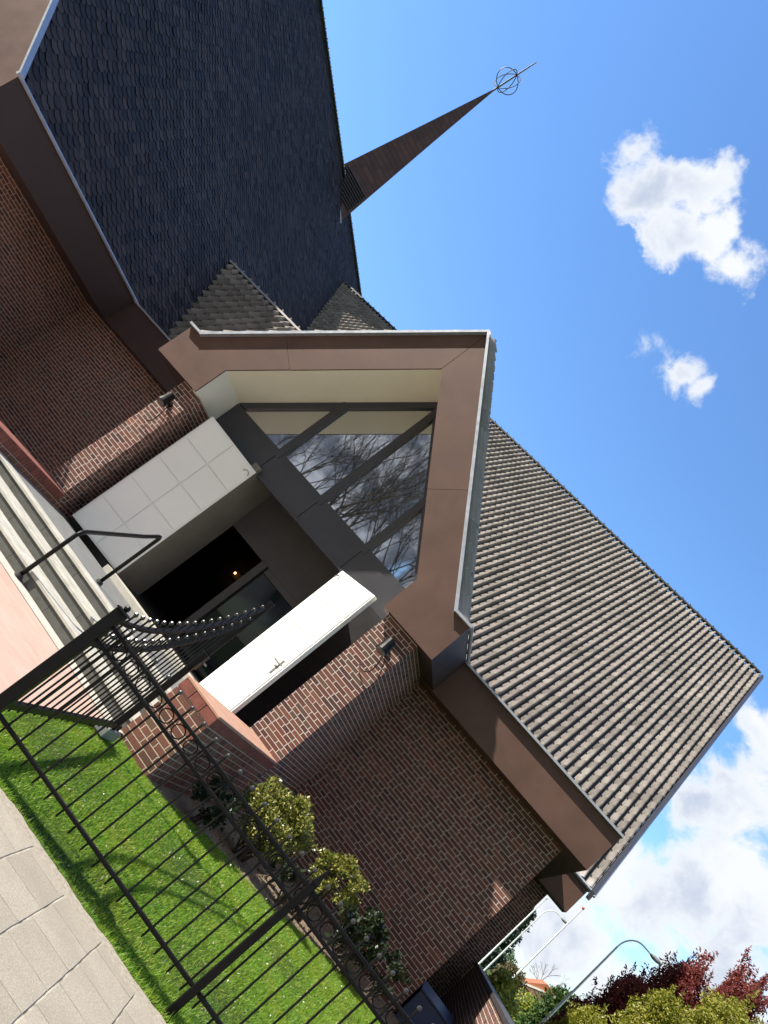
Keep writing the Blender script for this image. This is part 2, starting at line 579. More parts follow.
def pavement_mat():
    m, t, p = mat_new('concrete_paving_slabs')
    pos = t.new('ShaderNodeNewGeometry').outputs['Position']
    x, y, _ = t.sep(pos)
    a = math.radians(12.3)
    u = t.m('ADD', t.m('MULTIPLY', x, math.cos(a)), t.m('MULTIPLY', y, math.sin(a)))
    v = t.m('SUBTRACT', t.m('MULTIPLY', y, math.cos(a)), t.m('MULTIPLY', x, math.sin(a)))
    wob = t.m('MULTIPLY', t.m('SUBTRACT', t.noise(pos, 5, 3), 0.5), 0.012)
    u = t.m('DIVIDE', t.m('ADD', t.m('ADD', u, 0.237), wob), 0.305)
    col_i = t.m('FLOOR', u)
    fu = t.m('SUBTRACT', u, col_i)
    v = t.m('ADD', t.m('DIVIDE', t.m('ADD', v, wob), 0.305), t.m('MULTIPLY', col_i, 0.5))
    v = t.m('ADD', v, t.m('MULTIPLY', t.white(t.comb(col_i, 2.0, 1.0)), 0.12))
    row = t.m('FLOOR', v)
    fv = t.m('SUBTRACT', v, row)
    du = t.m('MULTIPLY', t.m('MINIMUM', fu, t.m('SUBTRACT', 1.0, fu)), 0.305)
    dv = t.m('MULTIPLY', t.m('MINIMUM', fv, t.m('SUBTRACT', 1.0, fv)), 0.305)
    ju = t.mr(du, 0.002, 0.0065, 1, 0)
    jv = t.mr(dv, 0.001, 0.004, 1, 0)
    j = t.m('MAXIMUM', ju, t.m('MULTIPLY', jv, 0.75))
    r = t.white(t.comb(col_i, row, 5.0))
    c = t.mix(r, (0.37, 0.325, 0.255), (0.48, 0.425, 0.34))
    c = t.mix(t.mr(t.noise(pos, 75, 4, 0.75), 0.36, 0.62, 0, 0.6), c, (0.215, 0.195, 0.165))
    c = t.mix(t.mr(t.noise(pos, 130, 3, 0.75), 0.56, 0.70, 0, 0.7), c, (0.58, 0.55, 0.48))
    c = t.mix(t.mr(t.noise(pos, 48, 3, 0.8), 0.66, 0.74, 0, 0.75), c, (0.13, 0.12, 0.105))
    c = t.mix(t.mr(t.noise(pos, 2.6, 6, 0.65), 0.45, 0.72, 0, 0.55), c, (0.25, 0.225, 0.185))
    jn = t.mr(t.noise(pos, 11, 4), 0.35, 0.65, 0, 1)
    jc = t.mix(jn, (0.13, 0.115, 0.09), (0.40, 0.37, 0.30))
    # silty margin along the lawn
    edge = t.m('SUBTRACT', t.m('SUBTRACT', t.m('MULTIPLY', y, math.cos(math.radians(13.2))), t.m('MULTIPLY', x, math.sin(math.radians(13.2)))), 4.80)
    edge = t.m('ADD', edge, t.m('MULTIPLY', t.m('SUBTRACT', t.noise(pos, 6, 5, 0.6), 0.5), 0.22))
    silt = t.mr(edge, -0.05, 0.03, 0, 1, True)
    j = t.m('MULTIPLY', j, t.m('SUBTRACT', 1.0, silt))
    c = t.mix(t.m('MULTIPLY', silt, 0.85), c, t.mix(t.mr(t.noise(pos, 38, 5, 0.75), 0.35, 0.65), (0.24, 0.20, 0.15), (0.46, 0.42, 0.345)))
    t.put(p.inputs['Base Color'], t.mix(j, c, jc))
    p.inputs['Roughness'].default_value = 0.9
    p.inputs['Specular IOR Level'].default_value = 0.2
    h = t.m('ADD', t.m('MULTIPLY', t.m('SUBTRACT', 1.0, j), 1.0), t.m('MULTIPLY', t.noise(pos, 90, 4, 0.7), 0.6))
    h = t.m('ADD', h, t.m('MULTIPLY', r, 0.3))
    t.put(p.inputs['Normal'], t.bump(h, 0.75, 0.007))
    return m


M['pavement'] = pavement_mat()


def plaza_mat():
    m, t, p = mat_new('pink_paving')
    pos = t.new('ShaderNodeNewGeometry').outputs['Position']
    x, y, _ = t.sep(pos)
    bt = t.new('ShaderNodeTexBrick')
    t.put(bt.inputs['Vector'], t.comb(x, y, 0.0))
    bt.inputs['Scale'].default_value = 1.0
    bt.inputs['Brick Width'].default_value = 0.24
    bt.inputs['Row Height'].default_value = 0.12
    bt.inputs['Mortar Size'].default_value = 0.004
    bt.inputs['Color1'].default_value = (0.50, 0.31, 0.25, 1)
    bt.inputs['Color2'].default_value = (0.56, 0.36, 0.29, 1)
    bt.inputs['Mortar'].default_value = (0.44, 0.29, 0.235, 1)
    c = t.mix(t.mr(t.noise(pos, 1.6, 5), 0.35, 0.7, 0, 0.6), bt.outputs[0], (0.50, 0.40, 0.33))
    t.put(p.inputs['Base Color'], c)
    p.inputs['Roughness'].default_value = 0.85
    t.put(p.inputs['Normal'], t.bump(t.m('SUBTRACT', 1.0, bt.outputs[1]), 0.3, 0.004))
    return m


M['plaza'] = plaza_mat()


def soil_mat(name, a, b, sc=22, bump=1.0):
    m, t, p = mat_new(name)
    pos = t.new('ShaderNodeNewGeometry').outputs['Position']
    n = t.noise(pos, sc, 6, 0.7)
    c = t.mix(t.mr(n, 0.3, 0.7), a, b)
    t.put(p.inputs['Base Color'], c)
    p.inputs['Roughness'].default_value = 0.95
    p.inputs['Specular IOR Level'].default_value = 0.1
    t.put(p.inputs['Normal'], t.bump(n, bump, 0.03))
    return m


M['soil'] = soil_mat('bed_soil', (0.17, 0.125, 0.09), (0.33, 0.26, 0.19))
M['turf_soil'] = soil_mat('turf_soil', (0.03, 0.05, 0.015), (0.05, 0.09, 0.02))
M['field'] = soil_mat('field_grass', (0.05, 0.09, 0.025), (0.08, 0.13, 0.035), 3, 0.3)
M['asphalt'] = soil_mat('asphalt', (0.045, 0.045, 0.047), (0.065, 0.064, 0.062), 80, 0.3)


def leaf_mat(name, cols, trans=0.35, rough=0.5, patch=0.0):
    m, t, p = mat_new(name)
    r = t.new('ShaderNodeNewGeometry').outputs['Random Per Island']
    c = t.ramp(r, [(i / max(1, len(cols) - 1), q) for i, q in enumerate(cols)])
    if patch:
        pos = t.new('ShaderNodeNewGeometry').outputs['Position']
        c = t.mix(t.mr(t.noise(pos, 2.1, 6, 0.7), 0.45, 0.72, 0, patch), c, t.mix(1.0, c, (1.55, 1.02, 1.1), 'MULTIPLY'))
        c = t.mix(t.mr(t.noise(pos, 5.5, 4, 0.7), 0.5, 0.75, 0, patch * 0.8), c, t.mix(1.0, c, (0.75, 0.8, 0.75), 'MULTIPLY'))
    t.put(p.inputs['Base Color'], c)
    p.inputs['Roughness'].default_value = rough
    tr = t.new('ShaderNodeBsdfTranslucent')
    t.put(tr.inputs[0], t.mix(1.0, c, (1.0, 1.15, 0.6), 'MULTIPLY'))
    mx = t.new('ShaderNodeMixShader')
    mx.inputs[0].default_value = trans
    out = [n for n in t.n if n.type == 'OUTPUT_MATERIAL'][0]
    t.l.new(p.outputs[0], mx.inputs[1])
    t.l.new(tr.outputs[0], mx.inputs[2])
    t.l.new(mx.outputs[0], out.inputs[0])
    return m


M['grass'] = leaf_mat('grass_blades', [(0.11, 0.23, 0.02), (0.18, 0.36, 0.03), (0.25, 0.43, 0.04), (0.36, 0.42, 0.085)], 0.4, patch=0.75)
M['leaf_bush'] = leaf_mat('shrub_leaf', [(0.05, 0.075, 0.016), (0.15, 0.175, 0.035), (0.27, 0.26, 0.06), (0.40, 0.34, 0.10)], 0.25, 0.36)
M['leaf_dark'] = leaf_mat('dark_leaf', [(0.012, 0.022, 0.01), (0.025, 0.04, 0.016), (0.035, 0.055, 0.022)], 0.15, 0.35)
M['leaf_red'] = leaf_mat('copper_leaf', [(0.15, 0.03, 0.04), (0.26, 0.05, 0.06), (0.38, 0.11, 0.10), (0.24, 0.06, 0.065)], 0.5)
M['leaf_lime'] = leaf_mat('lime_leaf', [(0.16, 0.17, 0.02), (0.27, 0.27, 0.035), (0.38, 0.35, 0.06), (0.22, 0.24, 0.04)], 0.35)
M['leaf_green'] = leaf_mat('green_leaf', [(0.03, 0.07, 0.015), (0.06, 0.11, 0.025), (0.10, 0.15, 0.035)], 0.3)
M['leaf_gold'] = leaf_mat('golden_ivy_leaf', [(0.10, 0.16, 0.03), (0.24, 0.30, 0.055), (0.45, 0.42, 0.10), (0.32, 0.36, 0.07)], 0.3, 0.35)  # brightened to paint in sunlight that misses the garden wall shrubs
M['leaf_brown'] = leaf_mat('budding_leaf', [(0.12, 0.09, 0.045), (0.17, 0.13, 0.07), (0.12, 0.12, 0.05)], 0.3)
M['leaf_conifer'] = leaf_mat('conifer_leaf', [(0.012, 0.03, 0.018), (0.022, 0.045, 0.028), (0.035, 0.06, 0.035)], 0.15)
M['roof_orange'] = plain('orange_roof_tile', (0.34, 0.12, 0.055), 0.8, var=0.2, scale=6)
M['brick_orange'] = brick_mat('house_brick', [(0.22, 0.09, 0.06), (0.30, 0.12, 0.08)], (0.4, 0.33, 0.27), seed=9)


def emit_mat(name, col, s):
    m, t, p = mat_new(name)
    p.inputs['Emission Color'].default_value = (*col, 1)
    p.inputs['Emission Strength'].default_value = s
    p.inputs['Base Color'].default_value = (*col, 1)
    return m


M['bulb'] = emit_mat('warm_bulb', (1.0, 0.45, 0.14), 6.0)

# ------------------------------------------------------------------ ground
def sheet(name, pts, mat, z, kind='structure', thick=0.0):
    mb = MB()
    if thick:
        mb.loft([[(x, y, z - thick) for x, y in pts], [(x, y, z) for x, y in pts]])
    else:
        mb.poly([(x, y, z) for x, y in pts])
    return tag(mb.build(name, mat), kind=kind)


FA = math.radians(13.6)                                   # the fence and pavement run a little askew of the church
FD = Vector((math.cos(FA), math.sin(FA), 0))
FN = Vector((-math.sin(FA), math.cos(FA), 0))
FP = Vector((-0.517, 5.145, 0))                           # foot of the fence post


def fpt(s, n, z=0.0):
    q = FP + FD * s + FN * n
    return (q.x, q.y, z)


tag(sheet('ground', [(-900, -900), (900, -900), (900, 1500), (-900, 1500)], M['field'], -0.25), kind='structure')
# pavement: top at 0, ragged silty edge towards the lawn
mb = MB()
edge = []
for i in range(401):
    s = -8 + i * 0.04
    edge.append((s, -0.20 + 0.012 * math.sin(s * 3.1) + 0.012 * math.sin(s * 13.7 + 1) + random.uniform(-0.014, 0.014)))
top = [fpt(s, n, 0.0) for s, n in edge]
bot = [fpt(s, n + 0.05, -0.14) for s, n in edge]
for i in range(400):
    a, b = edge[i], edge[i + 1]
    mb.poly([fpt(a[0], -8, 0), fpt(b[0], -8, 0), top[i + 1], top[i]])
    mb.poly([top[i], top[i + 1], bot[i + 1], bot[i]])
tag(mb.build('pavement', M['pavement']), kind='structure')
sheet('road', [fpt(-60, -8.0)[:2], fpt(60, -8.0)[:2], fpt(60, -15)[:2], fpt(-60, -15)[:2]], M['asphalt'], -0.12)
# lawn plate, soil bed, plaza
LAWN_Z = -0.03
lawn_edge = [(-2.72, 8.32), (-2.45, 8.55), (-2.2, 9.05), (-1.93, 9.5), (-1.55, 9.85), (-1.2, 10.2), (-0.8, 10.9), (-0.45, 11.5), (0.0, 11.95), (0.5, 12.3), (1.3, 12.6)]
lawn = [fpt(-2.1, -0.16)[:2], fpt(4.5, -0.16)[:2], (5.0, 12.6)] + lawn_edge[::-1] + [(-3.25, 8.39), (-3.18, 7.9), (-2.92, 5.8), (-2.72, 4.95)]
sheet('lawn_soil', lawn, M['turf_soil'], LAWN_Z - 0.02)
sheet('bed_soil', [(-2.72, 8.3), (-1.9, 8.5), (5.0, 11.5), (5.0, 14.4), (-2.72, 14.4)], M['soil'], LAWN_Z - 0.04)
sheet('plaza', [(-30, 3.0), (-12, 2.2), fpt(-2.15, -0.2)[:2], (-2.71, 4.95), (-2.91, 5.8), (-3.17, 7.9), (-3.24, 8.40), (-2.95, 8.45), (-2.95, 15), (-30, 15)], M['plaza'], -0.012)
# pale kerb slab at the foot of the steps
sheet('step_apron', [(-8.2, 8.06), (-3.2, 8.06), (-3.2, 8.41), (-8.2, 8.41)], M['conc'], -0.006)

# ------------------------------------------------------------------ church
CH = empty('church', (-6.0, 11.45, 0))
tag(CH, 'modern brick church with dark slate nave, pantiled side roof and brown porch gable', 'church')
FZ0, FZ1 = 3.36, 4.08                                      # eaves box bottom and top


def tiles(name, o, U, Vv, N, ulen, vlen, pitch, row, mat, parent):
    prof = [(0.0, -0.09), (0.085, -0.09), (0.10, -0.004), (0.28, -0.004), (0.42, 0.006), (0.50, 0.036), (0.58, 0.066), (0.68, 0.082), (0.79, 0.082), (0.855, 0.070), (0.865, -0.09)]
    nc = int(round(ulen / pitch))
    us = np.array([(c + a) * pitch for c in range(nc) for a, _ in prof] + [nc * pitch])
    hs = np.array([h for c in range(nc) for _, h in prof] + [-0.09])
    nr = int(math.ceil(vlen / row))
    vs, lift, vid = [], [], []
    for r in range(nr):
        vs += [r * row, min((r + 1) * row, vlen)]
        lift += [0.050, 0.004]
        vid += [r + 0.05, r + 0.95]
    vs, lift, vid = np.array(vs), np.array(lift), np.array(vid)
    o, U, Vv, N = [np.array(a, dtype=float) for a in (o, U, Vv, N)]
    jit = RNG.normal(0, 0.0035, (len(vs), nc + 1))
    cidx = np.minimum((np.arange(len(us)) // len(prof)), nc)
    P = (o + us[None, :, None] * U + vs[:, None, None] * Vv
         + (hs[None, :] + lift[:, None] + jit[:, cidx])[:, :, None] * N)
    uv = np.stack([np.broadcast_to(us[None] / pitch, P.shape[:2]), np.broadcast_to(vid[:, None], P.shape[:2])], -1)
    nu, nv = len(us), len(vs)
    i = np.arange(nv - 1)[:, None] * nu + np.arange(nu - 1)[None]
    F = np.stack([i, i + 1, i + nu + 1, i + nu], -1).reshape(-1, 4)
    return mesh_np(name, P.reshape(-1, 3), F, mat, parent, uv.reshape(-1, 2))


def slates(name, o, U, Vv, N, ulen, vlen, w, row, mat, parent):
    nc, nr = int(ulen / w) + 1, int(vlen / row)
    o, U, Vv, N = [np.array(a, dtype=float) for a in (o, U, Vv, N)]
    Vs, Fs, uvs = [], [], []
    # one slate: hexagonal foot, tucked under the row above
    shp = np.array([(-0.24, 0.0), (0.24, 0.0), (0.50, 0.55), (0.50, 2.05), (-0.50, 2.05), (-0.50, 0.55)])
    for r in range(nr + 1):
        c = np.arange(nc + 1)
        uc = (c + (0.5 if r % 2 else 0.0)) * w
        n = len(c)
        jr = RNG.normal(0, 0.0025, (n, 1))
        jt = RNG.normal(0, 0.006, (n, 1))
        uu = uc[:, None] + shp[None, :, 0] * (w - 0.006) + RNG.normal(0, 0.003, (n, 1))
        vv = np.minimum(r * row + shp[None, :, 1] * row + RNG.normal(0, 0.004, (n, 1)), vlen + 0.02)
        hh = 0.030 - 0.026 * np.clip(shp[None, :, 1] / 2.05, 0, 1) + jr + jt * shp[None, :, 0]
        keep = (uc > 0.0) & (uc < ulen)
        P = (o + uu[..., None] * U + vv[..., None] * Vv + hh[..., None] * N)[keep]
        b = sum(len(a) for a in Vs)
        k = P.shape[0]
        Vs.append(P.reshape(-1, 3))
        idx = b + np.arange(k)[:, None] * 6
        Fs.append(idx + np.array([0, 1, 2, 3, 4, 5])[None])
        q = np.stack([np.repeat(c[keep] + 0.5, 6), np.full(k * 6, r + 0.5)], -1)
        uvs.append(q)
    return mesh_np(name, np.concatenate(Vs), np.concatenate(Fs), mat, parent, np.concatenate(uvs))


def ridge_caps(name, a, b, mat, parent, step=0.36, r=0.11):
    a, b = Vector(a), Vector(b)
    L = (b - a).length
    d = (b - a) / L
    side = d.cross(Vector((0, 0, 1))).normalized()
    mb = MB()
    n = int(L / step)
    for i in range(n):
        p0, p1 = a + d * (i * step), a + d * ((i + 1) * step + 0.03)
        rr = []
        for p, q in ((p0, r), (p0 + d * 0.03, r), (p1 - d * 0.04, r * 0.88), (p1, r * 0.88)):
            rr.append([p + side * (q * math.cos(t)) + Vector((0, 0, q * math.sin(t) * 0.85 - 0.03)) for t in [math.pi * k / 6 for k in range(7)]])
        mb.loft(rr)
        mb.tube([p0 + Vector((0, 0, r * 0.7)), p0 + Vector((0, 0, r * 0.7 + 0.035))], 0.03, 5)
    return mb.build(name, mat, parent)


# ---- nave: great slated roof, ridge running away from the street
NX, NZR, NY0, NY1 = -12.97, 18.35, 8.5, 44.0
NS = 1.062
NRX = NX - (NZR - FZ1) / NS                                # ridge x
sl_len = math.hypot(NX - NRX, NZR - FZ1)
Vn = Vector((NRX - NX, 0, NZR - FZ1)).normalized()
Nn = Vector((-Vn.z * -1, 0, -Vn.x)).normalized()           # outward normal, facing +x and up
mb = MB()
th = 0.12
mb.prism([(NX, NY0 + 0.03, FZ1), (NRX, NY0 + 0.03, NZR), (2 * NRX - NX, NY0 + 0.03, FZ1)], (0, NY1 - NY0, 0))
mb.build('nave_roof_deck', M['slate'], CH)
slates('nave_roof', (NX + Nn.x * 0.02, NY0, FZ1 + Nn.z * 0.02), (0, 1, 0), tuple(Vn), tuple(Nn), NY1 - NY0, sl_len, 0.27, 0.165, M['slate'], CH)
ridge_caps('nave_ridge', (NRX, NY0, NZR + 0.08), (NRX, NY1, NZR + 0.08), M['ridge'], CH, 0.42, 0.15)
# nave walls and eaves box
MB().box(2 * NRX + 13.9, -13.9, NY0 + 0.55, NY1, -0.2, FZ0 + 0.1).build('nave_wall', M['brick'], CH)
mb = MB()
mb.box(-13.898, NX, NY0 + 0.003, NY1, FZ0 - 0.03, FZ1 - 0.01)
mb.build('nave_eaves', M['board_shade'], CH)
mb = MB()
mb.tube([(NX + 0.03, NY0 - 0.08, FZ1 + 0.02), (NX + 0.03, 14.3, FZ1 + 0.02)], 0.035, 6)
mb.build('nave_gutter', M['zinc'], CH)
# nave front gable: brick triangle behind a broad barge board
mb = MB()
g = 0.62
mb.prism([(-13.9, NY0 + 0.5, FZ0), (-13.9, NY0 + 0.5, FZ1), (NRX, NY0 + 0.5, NZR - 0.4), (2 * NRX + 13.9, NY0 + 0.5, FZ1), (2 * NRX + 13.9, NY0 + 0.5, FZ0)], (0, -0.1, 0))
mb.build('nave_gable_wall', M['brick'], CH)
mb = MB()
bw = 1.12                                                  # board depth measured down the slope line
mb.prism([(NX, NY0, FZ0 - 0.05), (NX, NY0, FZ1), (NRX, NY0, NZR), (NRX, NY0, NZR - 1.55), (NX - 1.35, NY0, FZ1 - 0.15), (NX - 1.35, NY0, FZ0 - 0.05)], (0, 0.028, 0))
X2 = 2 * NRX - NX
mb.prism([(X2, NY0, FZ0 - 0.05), (X2 + 1.35, NY0, FZ0 - 0.05), (X2 + 1.35, NY0, FZ1 - 0.15), (NRX - 0.004, NY0, NZR - 1.55), (NRX - 0.004, NY0, NZR), (X2, NY0, FZ1)], (0, 0.028, 0))
mb.build('nave_barge_board', M['board'], CH)
mb = MB()
for sx in (NX, X2):
    s = 1 if sx == NX else -1
    mb.prism([(sx + 0.06 * s, NY0 - 0.085, FZ1 + 0.0), (sx + 0.06 * s, NY0 - 0.085, FZ1 + 0.055), (NRX, NY0 - 0.085, NZR + 0.115), (NRX, NY0 - 0.085, NZR + 0.04)], (0, 0.13, 0))
mb.build('nave_verge_trim', M['zinc'], CH)

# ---- spire on the ridge
SX, SY, SR = -26.75, 29.95, 1.42
ZB, ZT = 15.4, 28.6
k = lambda z: SR * (ZT - z) / (ZT - 18.3)


def diamond(r, z):
    return [(SX + r, SY, z), (SX, SY + r, z), (SX - r, SY, z), (SX, SY - r, z)]


sp = MB().loft([diamond(k(ZB), ZB), diamond(k(19.0), 19.0), diamond(k(24), 24), diamond(0.035, ZT)]).build('spire', M['spire'], CH)
mb = MB()
nrm = Vector((1, -1, 0)).normalized()
tang = Vector((1, 1, 0)).normalized()
for i in range(9):
    z = 17.75 + i * 0.14
    r = k(z) / math.sqrt(2)
    c = Vector((SX, SY, z)) + nrm * (r + 0.03)
    w = r * 0.86
    p = [c - tang * w, c + tang * w]
    q = Vector((0, 0, 0.09))
    o = nrm * 0.06
    mb.add([p[0] + o, p[1] + o, p[1] + q, p[0] + q, p[0] - nrm * 0.1, p[1] - nrm * 0.1], [(0, 1, 2, 3), (0, 1, 5, 4)])
mb.build('louvre', M['ridge'], sp)
mb = MB()
# lead flashing where the spire meets the near slope
fl = [(SX, SY - k(NZR) - 0.02, NZR + 0.02)]
zz = NZR - NS * 1.30
fl.append((NRX + 1.30 + 0.02, SY - 0.02, zz + 0.05))
mb.tube([Vector(fl[0]), Vector(fl[1])], 0.07, 6)
mb.build('flashing', M['zinc'], sp)
mb = MB()
mb.tube([(SX, SY, ZT - 0.3), (SX, SY, 30.1), (SX, SY, 31.5)], [0.05, 0.045, 0.03], 8)
mb.build('finial_rod', M['ridge'], sp)
mb = MB()
OC = (SX, SY, 29.45)
for axx in ((1, 0.2, 0), (0.2, 1, 0), (0.75, -0.75, 0)):
    mb.ring(OC, axx, 0.66, 0.024, 28, 5)
mb.build('ring_orb', M['ridge'], sp)

# ---- transept behind: big pantiled roof
TY0, TZ0, TYR, TZR, TX0, TX1 = 20.5, 4.08, 32.9, 16.18, -30.0, 2.0
Vt = Vector((0, TYR - TY0, TZR - TZ0))
tlen = Vt.length
Vt.normalize()
Ntr = Vector((0, -Vt.z, Vt.y))
mb = MB()
mb.prism([(TX1 - 0.03, TY0, TZ0 - 0.03), (TX1 - 0.03, TYR, TZR - 0.06), (TX1 - 0.03, 2 * TYR - TY0, TZ0 - 0.03)], (TX0 - TX1 + 0.03, 0, 0))
mb.build('transept_roof_deck', M['ridge'], CH)
pitch = 0.247
nco = int((TX1 - TX0) / pitch)
tiles('transept_roof', (TX1 - nco * pitch, TY0, TZ0), (1, 0, 0), tuple(Vt), tuple(Ntr), nco * pitch, tlen, pitch, 0.43, M['tile'], CH)
ridge_caps('transept_ridge', (-24.5, TYR, TZR + 0.09), (TX1 + 0.05, TYR, TZR + 0.09), M['ridge'], CH, 0.40, 0.13)
mb = MB()
mb.prism([(TX1, TY0 - 0.12, TZ0 - 0.16), (TX1, TY0 - 0.12, TZ0 + 0.05), (TX1, TYR, TZR + 0.12), (TX1, TYR, TZR - 0.16)], (0.10, 0, 0))
mb.build('verge_trim', M['anthracite'], CH)
mb = MB()
mb.tube([(TX1 + 0.115, TY0 - 0.13, TZ0 - 0.02), (TX1 + 0.115, TYR, TZR + 0.03)], 0.028, 6)
mb.build('verge_edge', M['zinc'], CH)
MB().box(-20, 1.45, 20.62, 2 * TYR - TY0 - 0.4, -0.2, FZ0).build('transept_wall', M['brick'], CH)
MB().prism([(1.44, 20.62, FZ0), (1.44, TYR, TZR - 0.8), (1.44, 2 * TYR - TY0 - 0.4, FZ0)], (-0.3, 0, 0)).build('transept_gable_wall', M['brick'], CH)
MB().box(-6, 1.935, 20.2, 20.9, FZ0, TZ0 - 0.035).build('transept_eaves', M['board'], CH)
mb = MB()
mb.tube([(-6, 20.16, TZ0 + 0.0), (1.96, 20.16, TZ0 + 0.0)], 0.045, 6)
mb.build('transept_gutter', M['zinc'], CH)

# ---- flat-roofed annex in front of it (right of the porch and between porch and nave)
WX1, WY = 0.678, 13.88
MB().box(-2.79, WX1, WY, 20.61, -0.2, FZ0 + 0.003).build('side_wall', M['brick'], CH)
MB().box(-13.897, -9.51, 14.2, 20.6, -0.2, FZ0 + 0.003).build('link_wall', M['brick'], CH)
mb = MB().box(-3.3, 1.075, 13.37, 20.19, FZ0, FZ1 - 0.02)
mb.build('side_eaves', M['board'], CH)
MB().box(NX + 0.003, -8.79, 13.9, 20.19, FZ0 - 0.02, FZ1 - 0.02).build('link_eaves', M['board_shade'], CH)
mb = MB()
mb.box(-2.36, 1.10, 13.285, 13.45, FZ1 - 0.0175, FZ1 + 0.02)
mb.build('side_gutter', M['zinc'], CH)
mb = MB()
mb.box(NX + 0.0, -9.45, 13.86, 13.95, FZ1 - 0.0175, FZ1 + 0.02)
mb.build('link_gutter', M['zinc'], CH)

# cross roof between nave and porch
CY0, CYR, CZR = 15.5, 18.32, 7.68
Vc = Vector((0, CYR - CY0, CZR - FZ1))
clen = Vc.length
Vc.normalize()
mb = MB()
mb.prism([(-6.0, CY0, FZ1 - 0.04), (-6.0, CYR, CZR - 0.05), (-6.0, 2 * CYR - CY0, FZ1 - 0.04)], (-13, 0, 0))
mb.build('cross_roof_deck', M['ridge'], CH)
tiles('cross_roof', (-6.2 - 50 * pitch, CY0, FZ1), (1, 0, 0), tuple(Vc), (0, -Vc.z, Vc.y), 50 * pitch, clen, pitch, 0.43, M['tile'], CH)
ridge_caps('cross_ridge', (-16.6, CYR, CZR + 0.07), (-6.1, CYR, CZR + 0.07), M['tile'], CH, 0.38, 0.11)

# ---- porch
GY, PXC, PZA = 11.45, -5.96, 7.75                          # gable plane, centre line, apex
PX0, PX1 = -9.52, -2.37                                    # outer ends of the eaves boxes
EZ0, EZ1 = 3.375, 4.095                                    # eaves box
KX0, KX1 = -9.23, -2.68                                    # where rake meets the box top
IX0, IX1, IZ, IZA = -8.37, -3.42, 4.0, 6.71                # inner opening


def pr(pts):
    return [(x, GY, z) for x, z in pts]


mb = MB()
gp_ = 0.004
TH = 0.03


def lerp(a, b, f):
    return (a[0] + (b[0] - a[0]) * f, a[1] + (b[1] - a[1]) * f)


for sgn, K, O, I in ((-1, KX0, PX0, IX0), (1, KX1, PX1, IX1)):
    A_out, A_in = (PXC, PZA), (PXC, IZA)
    Ko, Ki = (K, EZ1), (I, IZ)
    f = 0.40 if sgn > 0 else 0.30
    m_o, m_i = lerp(Ko, A_out, f), lerp(Ki, A_in, f)
    e = gp_ * sgn
    # box end, lower rake board, upper rake board
    f0 = 0.10
    s_o, s_i = lerp(Ko, A_out, 0.02), lerp(Ki, A_in, 0.02)
    mb.prism(pr([(O, EZ0), (O, EZ1), Ko, (m_o[0] + e, m_o[1]), (m_i[0] + e, m_i[1]), Ki, (I, EZ0)]), (0, TH, 0))
    mb.prism(pr([(m_o[0] - e, m_o[1]), (A_out[0] + e, A_out[1]), (A_in[0] + e, A_in[1]), (m_i[0] - e, m_i[1])]), (0, TH, 0))
porch_gable = mb.build('porch_gable_board', M['board'], CH)
# zinc edging standing proud of the boards
mb = MB()
for K, O in ((KX0, PX0), (KX1, PX1)):
    s = 1 if O > PXC else -1
    rk = Vector((PXC - K, 0, PZA - EZ1)).normalized()
    nr_ = Vector((-rk.z, 0, rk.x)) if s < 0 else Vector((rk.z, 0, -rk.x))
    w = 0.035
    y0 = GY - 0.085
    mb.prism([(PXC, y0, PZA - 0.03), (PXC, y0, PZA + 0.035), (K + nr_.x * w, y0, EZ1 + nr_.z * w), (K + s * 0.0, y0, EZ1 - 0.03)], (0, 0.12, 0))
    mb.box(min(K, O + s * 0.03), max(K, O + s * 0.03), y0 + 0.001, GY + 0.034, EZ1 - 0.012, EZ1 + 0.03)
mb.build('gable_trim', M['zinc'], CH)
# eaves boxes running back to the annex, with their metal top edge
mb = MB()
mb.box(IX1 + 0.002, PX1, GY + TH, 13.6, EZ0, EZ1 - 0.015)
mb.build('porch_eaves', M['board_shade'], CH)
MB().box(PX0, IX0 - 0.002, GY + TH, 14.1, EZ0, EZ1 - 0.015).build('porch_eaves', M['board_shade'], CH)
mb = MB()
mb.tube([(PX1 + 0.02, GY - 0.03, EZ1 + 0.02), (PX1 + 0.02, 13.32, EZ1 + 0.02)], 0.03, 6)
mb.build('porch_gutter', M['zinc'], CH)
# porch roof slopes
for s, K in ((1, KX1 + 0.10), (-1, KX0 - 0.10)):
    rz = EZ1 + 0.0
    Vp = Vector((PXC - K, 0, PZA + 0.06 - rz))
    L = Vp.length
    Vp.normalize()
    Np = Vector((Vp.z * s, 0, abs(Vp.x)))
    U = (0, 1, 0) if s > 0 else (0, -1, 0)
    oy = GY + 0.05 if s > 0 else GY + 0.05 + 32 * pitch
    tiles('porch_roof', (K, oy, rz), U, tuple(Vp), tuple(Np), 32 * pitch, L, pitch, 0.40, M['tile'], CH)
ridge_caps('porch_ridge', (PXC, GY + 0.35, PZA + 0.08), (PXC, 18.6, PZA + 0.08), M['ridge'], CH, 0.38, 0.11)
